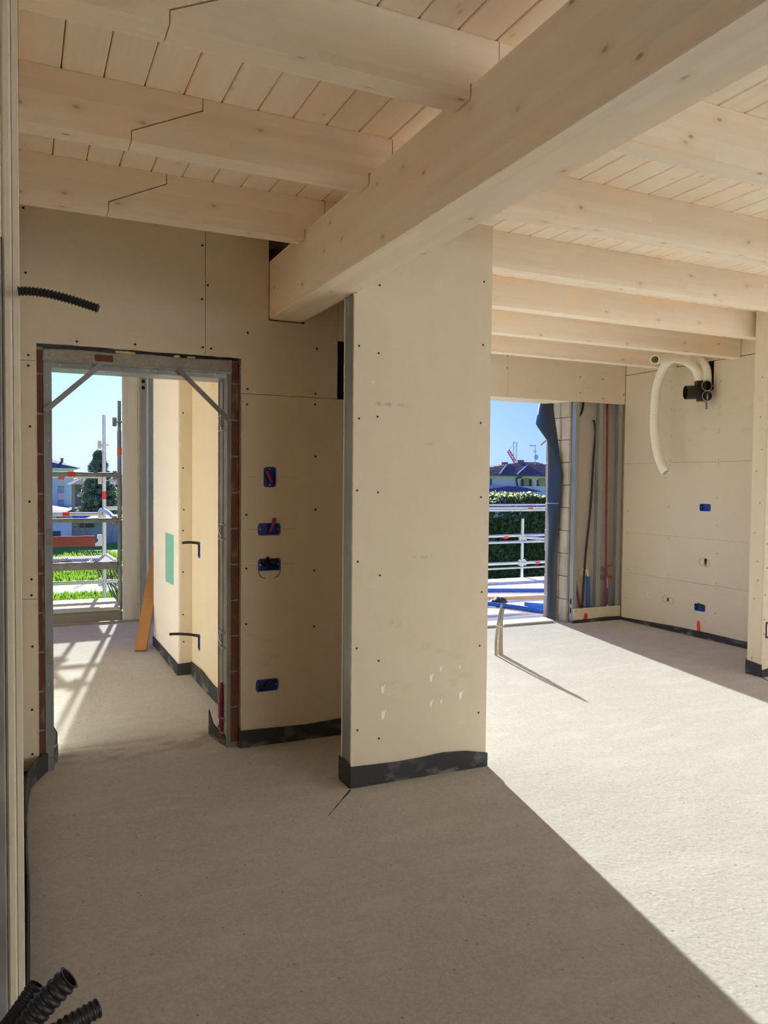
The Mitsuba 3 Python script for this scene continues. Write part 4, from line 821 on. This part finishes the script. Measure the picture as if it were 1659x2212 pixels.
for xa, xb in ((65.5, 70.6), (68.7, 74.6)): part(hs, 'snow_guard', tube([(xa, 99.5, 3.05), (xb, 105.3, 4.62)], .10, 6, n=2), 'white_wall')
pr = part(hs, 'porch_roof', hull([(hx_(27.6), HY - 6, hz_(1.0)), (hx_(31.25), HY - 6, hz_(1.02)), (hx_(27.6), HY, hz_(1.0)), (hx_(31.1), HY, hz_(1.0)), (hx_(29.4), HY - 3, hz_(1.36)), (hx_(30.5), HY - 3, hz_(1.32))]), 'roof_tile')
part(hs, 'porch_wall', bx(hx_(27.6), hx_(30.9), HY - 5.6, HY - .1, -3.2, hz_(1.0)), 'cream_wall')
an = thing('antenna', 'thin television antenna and dish on the house roof', 'antenna')
ax = 76.6
part(an, 'mast', tube([(ax, HY + 6, 4.6), (ax, HY + 6, 8.0)], .06, 6, n=2), 'scaffold_steel')
part(an, 'arm', cat([tube([(ax - 1.1, HY + 6, 7.75), (ax + .1, HY + 6, 7.85)], .05, 6, n=2)] + [tube([(ax - 1.0 + .25 * k, HY + 6, 7.65), (ax - 1.0 + .25 * k, HY + 6, 7.95)], .035, 5, n=2) for k in range(5)]), 'scaffold_steel')
part(an, 'arm', tube([(ax - .35, HY + 6, 6.9), (ax + .4, HY + 6, 6.9)], .05, 6, n=2), 'scaffold_steel')
dsh = trimesh.creation.icosphere(2, .42); dsh.apply_scale((1, .25, 1)); dsh.apply_translation((ax + .1, HY + 5.8, 5.95)); part(an, 'dish', dsh, 'white_wall', smooth=True)
# crane far behind
cr = thing('tower_crane', 'distant red and white crane above the house roof', 'crane')
kc = 250 / 120.0
def C(x, z): return np.array([x * kc, 250.0, 1.5 + (z - 1.5) * kc])
def lattice(a, b, w, n, r):
    ms = []; u_ = (b - a) / np.linalg.norm(b - a); s_ = np.cross(u_, [0, 1, 0]) * w
    for sg in (-1, 1): ms.append(tube([a + sg * s_, b + sg * s_], r, 5, n=2))
    for k in range(n): ms.append(tube([a + (b - a) * k / n + s_ * (1 - 2 * (k % 2)), a + (b - a) * (k + 1) / n - s_ * (1 - 2 * (k % 2))], r * .8, 5, n=2))
    return cat(ms)
part(cr, 'mast', lattice(np.array([82.2 * kc, 250.0, -3.2]), C(82.25, 9.25), .75, 18, .12), 'scaffold_steel')
part(cr, 'jib', lattice(C(82.25, 5.6), C(80.75, 7.6), .55, 9, .17), 'red_paint')
part(cr, 'stay', cat([tube([C(82.25, 9.2), C(80.8, 7.6)], .05, 5, n=2), tube([C(82.25, 9.2), C(81.4, 4.6)], .04, 5, n=2)]), 'scaffold_steel')
# apartment building on the left
LY = 150.0; kl = LY / 55.0
def lz(z): return 1.5 + (z - 1.5) * kl
def lx(x): return x * kl
ab = thing('apartment_building', 'pale blue apartment block with dark hip roof beyond the scaffold', 'building')
WIN = [(1.544, 1.12), (.644, 1.0), (-.25, 1.0)]
part(ab, 'wall', bx(lx(-2), lx(3.2), LY, LY + 14, -12, lz(2.22)), 'blue_wall')
part(ab, 'cornice', bx(lx(-2.1), lx(3.42), LY - .8, LY + 14.8, lz(2.18), lz(2.27)), 'white_wall')
rfa = part(ab, 'roof', hull([(lx(-2.3), LY - 1.2, lz(2.27)), (lx(3.6), LY - 1.2, lz(2.27)), (lx(-2.3), LY + 15, lz(2.27)), (lx(3.6), LY + 15, lz(2.27)), (lx(-.3), LY + 7, lz(3.15)), (lx(1.7), LY + 7, lz(3.0))]), 'roof_dark')
ch = part(ab, 'chimney', cbox(lx(2.47), lx(2.63), LY + 3.5, LY + 4, lz(2.6), lz(2.90), .02), 'chimney_brick'); part(ch, 'cap', cbox(lx(2.43), lx(2.67), LY + 3.4, LY + 4.1, lz(2.9), lz(2.94), .02), 'chimney_brick')
for zt in (1.95, 1.09, .19):
    wn_ = part(ab, 'window', cbox(lx(2.23), lx(2.60), LY - .06, LY + .02, lz(zt - .42), lz(zt), .02), 'shutter_blue')
    part(wn_, 'pane', cat([bx(lx(2.25), lx(2.405), LY - .09, LY - .05, lz(zt - .39), lz(zt - .03)), bx(lx(2.425), lx(2.58), LY - .09, LY - .05, lz(zt - .39), lz(zt - .03))]), 'blue_wall_dark')
for zt in (1.53, .64): part(ab, 'infill_panel', bx(lx(2.22), lx(2.61), LY - .05, LY + .02, lz(zt - .43), lz(zt)), 'pink_panel')
# lower houses
QY = 60.0; kq = QY / 45.0
lh = thing('low_house', 'white low house with dark roof edge in front of the apartment block', 'house')
part(lh, 'wall', bx(-6, 2.50 * kq, QY, QY + 8, -3.2, 1.5 + (-.17 - 1.5) * kq), 'white_wall')
part(lh, 'roof', hull([(-6.4, QY - .6, 1.5 + (-.20 - 1.5) * kq), (2.66 * kq, QY - .6, 1.5 + (-.20 - 1.5) * kq), (-6.4, QY + 8.5, 1.5 + (-.20 - 1.5) * kq), (2.66 * kq, QY + 8.5, 1.5 + (-.20 - 1.5) * kq), (-2.6, QY + 4, 1.5 + (.25 - 1.5) * kq), (1.0 * kq, QY + 4, 1.5 + (.16 - 1.5) * kq)]), 'roof_dark')
part(lh, 'window', cbox(1.75 * kq, 2.45 * kq, QY - .05, QY + .02, 1.5 + (-.78 - 1.5) * kq, 1.5 + (-.48 - 1.5) * kq, .01), 'window_dark')
part(lh, 'door', cbox(1.2 * kq, 1.95 * kq, QY - .05, QY + .02, 1.5 + (-1.6 - 1.5) * kq, 1.5 + (-1.22 - 1.5) * kq, .01), 'window_dark')
gh = thing('garage', 'blue-grey low garage with a barred window behind the scaffold', 'building')
part(gh, 'wall', bx(2.52 * kq, 9.0, QY + 2, QY + 8, -3.2, 1.5 + (-.62 - 1.5) * kq), 'blue_wall_dark')
part(gh, 'window', cbox(3.0 * kq, 3.75 * kq, QY + 1.94, QY + 2.02, 1.5 + (-1.15 - 1.5) * kq, 1.5 + (-.92 - 1.5) * kq, .01), 'window_dark')
part(gh, 'canopy', hull([(2.6 * kq, QY - 1, 1.5 + (-.60 - 1.5) * kq), (4.9 * kq, QY - 1, 1.5 + (-.60 - 1.5) * kq), (2.6 * kq, QY + 2.2, 1.5 + (-.48 - 1.5) * kq), (4.9 * kq, QY + 2.2, 1.5 + (-.48 - 1.5) * kq), (3.6 * kq, QY - 1, 1.5 + (-.56 - 1.5) * kq)]), 'tarp_blue')
rh = thing('red_house', 'red-brown house half hidden behind the conifer', 'house')
part(rh, 'wall', bx(7.0, 22, 118, 126, -5, .9), 'chimney_brick')
part(rh, 'roof', hull([(6.4, 117, .9), (22.6, 117, .9), (6.4, 127, .9), (22.6, 127, .9), (9, 122, 2.2), (20, 122, 2.2)]), 'roof_tile')
part(rh, 'window', cbox(7.6, 8.7, 117.94, 118.02, -1.2, .2, .02), 'window_dark')
for k, (x_, w_, h_) in enumerate(((-34, 30, 3.4), (2, 46, 2.6), (55, 30, 3.2), (92, 34, 3.8), (150, 60, 4.0))):
    r = np.random.default_rng(70 + k); n = 5200
    p = np.stack([r.uniform(-1, 1, n), r.uniform(-.3, .3, n), r.uniform(0, 1, n)], 1); top = np.sqrt(np.clip(1 - p[:, 0] ** 2, 0, 1)) * (.7 + .5 * meshkit.fbm(np.stack([p[:, 0] * 4 + k, p[:, 0] * 0, p[:, 0] * 0], 1), 3, k))
    thing('tree_belt', ['low belt of trees left of the apartment block', 'belt of trees right of the conifer', 'distant belt of trees left of the arched house', 'distant trees behind the arched house', 'farthest belt of trees on the right'][k], 'trees', None,
          leaves(np.stack([x_ + w_ / 2 + p[:, 0] * w_ / 2, 190 + p[:, 1] * 20, -4 + p[:, 2] * top * (h_ + 4)], 1), .7, 80 + k), 'cedar_green')
# cedar
CY = 75.0; kd = CY / 42.0
cd = thing('cedar_tree', 'large grey-green conifer standing beyond the scaffold', 'tree')
part(cd, 'trunk', tube([(3.62 * kd, CY, -3.3), (3.64 * kd, CY, 3.6)], .22, 8, n=2), 'twig')
r = np.random.default_rng(11); pts = []
for k in range(330):
    t = r.uniform(0, 1) ** .8; z = -2.6 + t * (1.5 + (2.95 - 1.5) * kd + 2.6); rad = (1 - t) ** .75 * 2.15 + .12; a = r.uniform(0, 2 * np.pi)
    L = rad * r.uniform(.65, 1.1); m = int(90 * (L + .5)); s = r.uniform(.15, 1, m) ** .7
    pts.append(np.stack([3.63 * kd + np.cos(a) * L * s + r.normal(0, .10, m), CY + np.sin(a) * L * s + r.normal(0, .10, m), z - .28 * s * L * (1 - t) + r.normal(0, .09, m)], 1))
part(cd, 'foliage', leaves(np.vstack(pts), .13, 12), 'cedar_green')
# bare shrub just outside
r = np.random.default_rng(31); tw = []
base = np.array([3.05, 24.0, -3.2])
for k in range(60):
    a = r.uniform(0, 2 * np.pi); d_ = np.array([math.cos(a) * .35, math.sin(a) * .35, 1]); L = r.uniform(1.6, 3.0); p0 = base + r.normal(0, .18, 3) * (1, 1, 0); p1 = p0 + d_ * L * .55; p2 = p1 + (d_ + r.normal(0, .35, 3)) * L * .45
    tw.append(tube([p0, p1, p2], .012, 4, n=5))
    for j in range(5):
        q0 = p1 + (p2 - p1) * r.uniform(0, 1); tw.append(tube([q0, q0 + r.normal(0, .3, 3) + (0, 0, .15)], .007, 3, n=2))
thing('bare_shrub', 'leafless grey twiggy shrub behind the scaffold post', 'shrub', None, cat(tw), 'twig')

# ================================================================== UNSEEN SIDES OF THE ROOM (openings placed to light the visible room)
struct('wall_unseen_rear', 'unseen rear wall behind the viewer, its wide opening placed to light the room', 'wall', cat([bx(-3.2, 3.0, -4.2, -4.0, 0, 2.888), bx(3.0, 13.6, -4.2, -4.0, 2.70, 2.888), bx(13.6, 14.0, -4.2, -4.0, 0, 2.888)]), 'board')
struct('wall_unseen_side', 'unseen side wall far to the right, its wide opening placed to light the room', 'wall', cat([bx(13.8, 14.0, -4.0, -3.4, 0, 2.888), bx(13.8, 14.0, -3.4, 3.6, 2.7, 2.888), bx(13.8, 14.0, 3.6, 4.4, 0, 2.888)]), 'board')
struct('wall_unseen_left', 'unseen wall left of the viewer, its opening placed to light the left wall end', 'wall', cat([bx(-3.2, -3.0, -4.0, -3.6, 0, 2.888), bx(-3.2, -3.0, -3.6, -2.0, 2.6, 2.888), bx(-3.2, -3.0, -2.0, YB + .3, 0, 2.888)]), 'board')
nb = thing('added_bounce_house', 'added house behind the viewer, its sunlit front bouncing light into the room', 'house')  # added out of view so its sunlit facade fills the room with bounce
part(nb, 'facade', cat([bx(-16, 30, -12.5, -12, -3.2, 6.2)]), 'bounce_cream')
part(nb, 'roof', hull([(-17, -11.4, 6.2), (31, -11.4, 6.2), (-17, -22, 6.2), (31, -22, 6.2), (-12, -16.7, 9), (26, -16.7, 9)]), 'roof_tile')
for x in np.arange(-13, 28, 5.0):
    for z in (-1.8, 1.6):
        part(nb, 'window', cbox(x, x + 1.0, -12.0, -11.94, z, z + 1.3, .01), 'window_dark')
scene = {k: v for k, v in scene.items()}
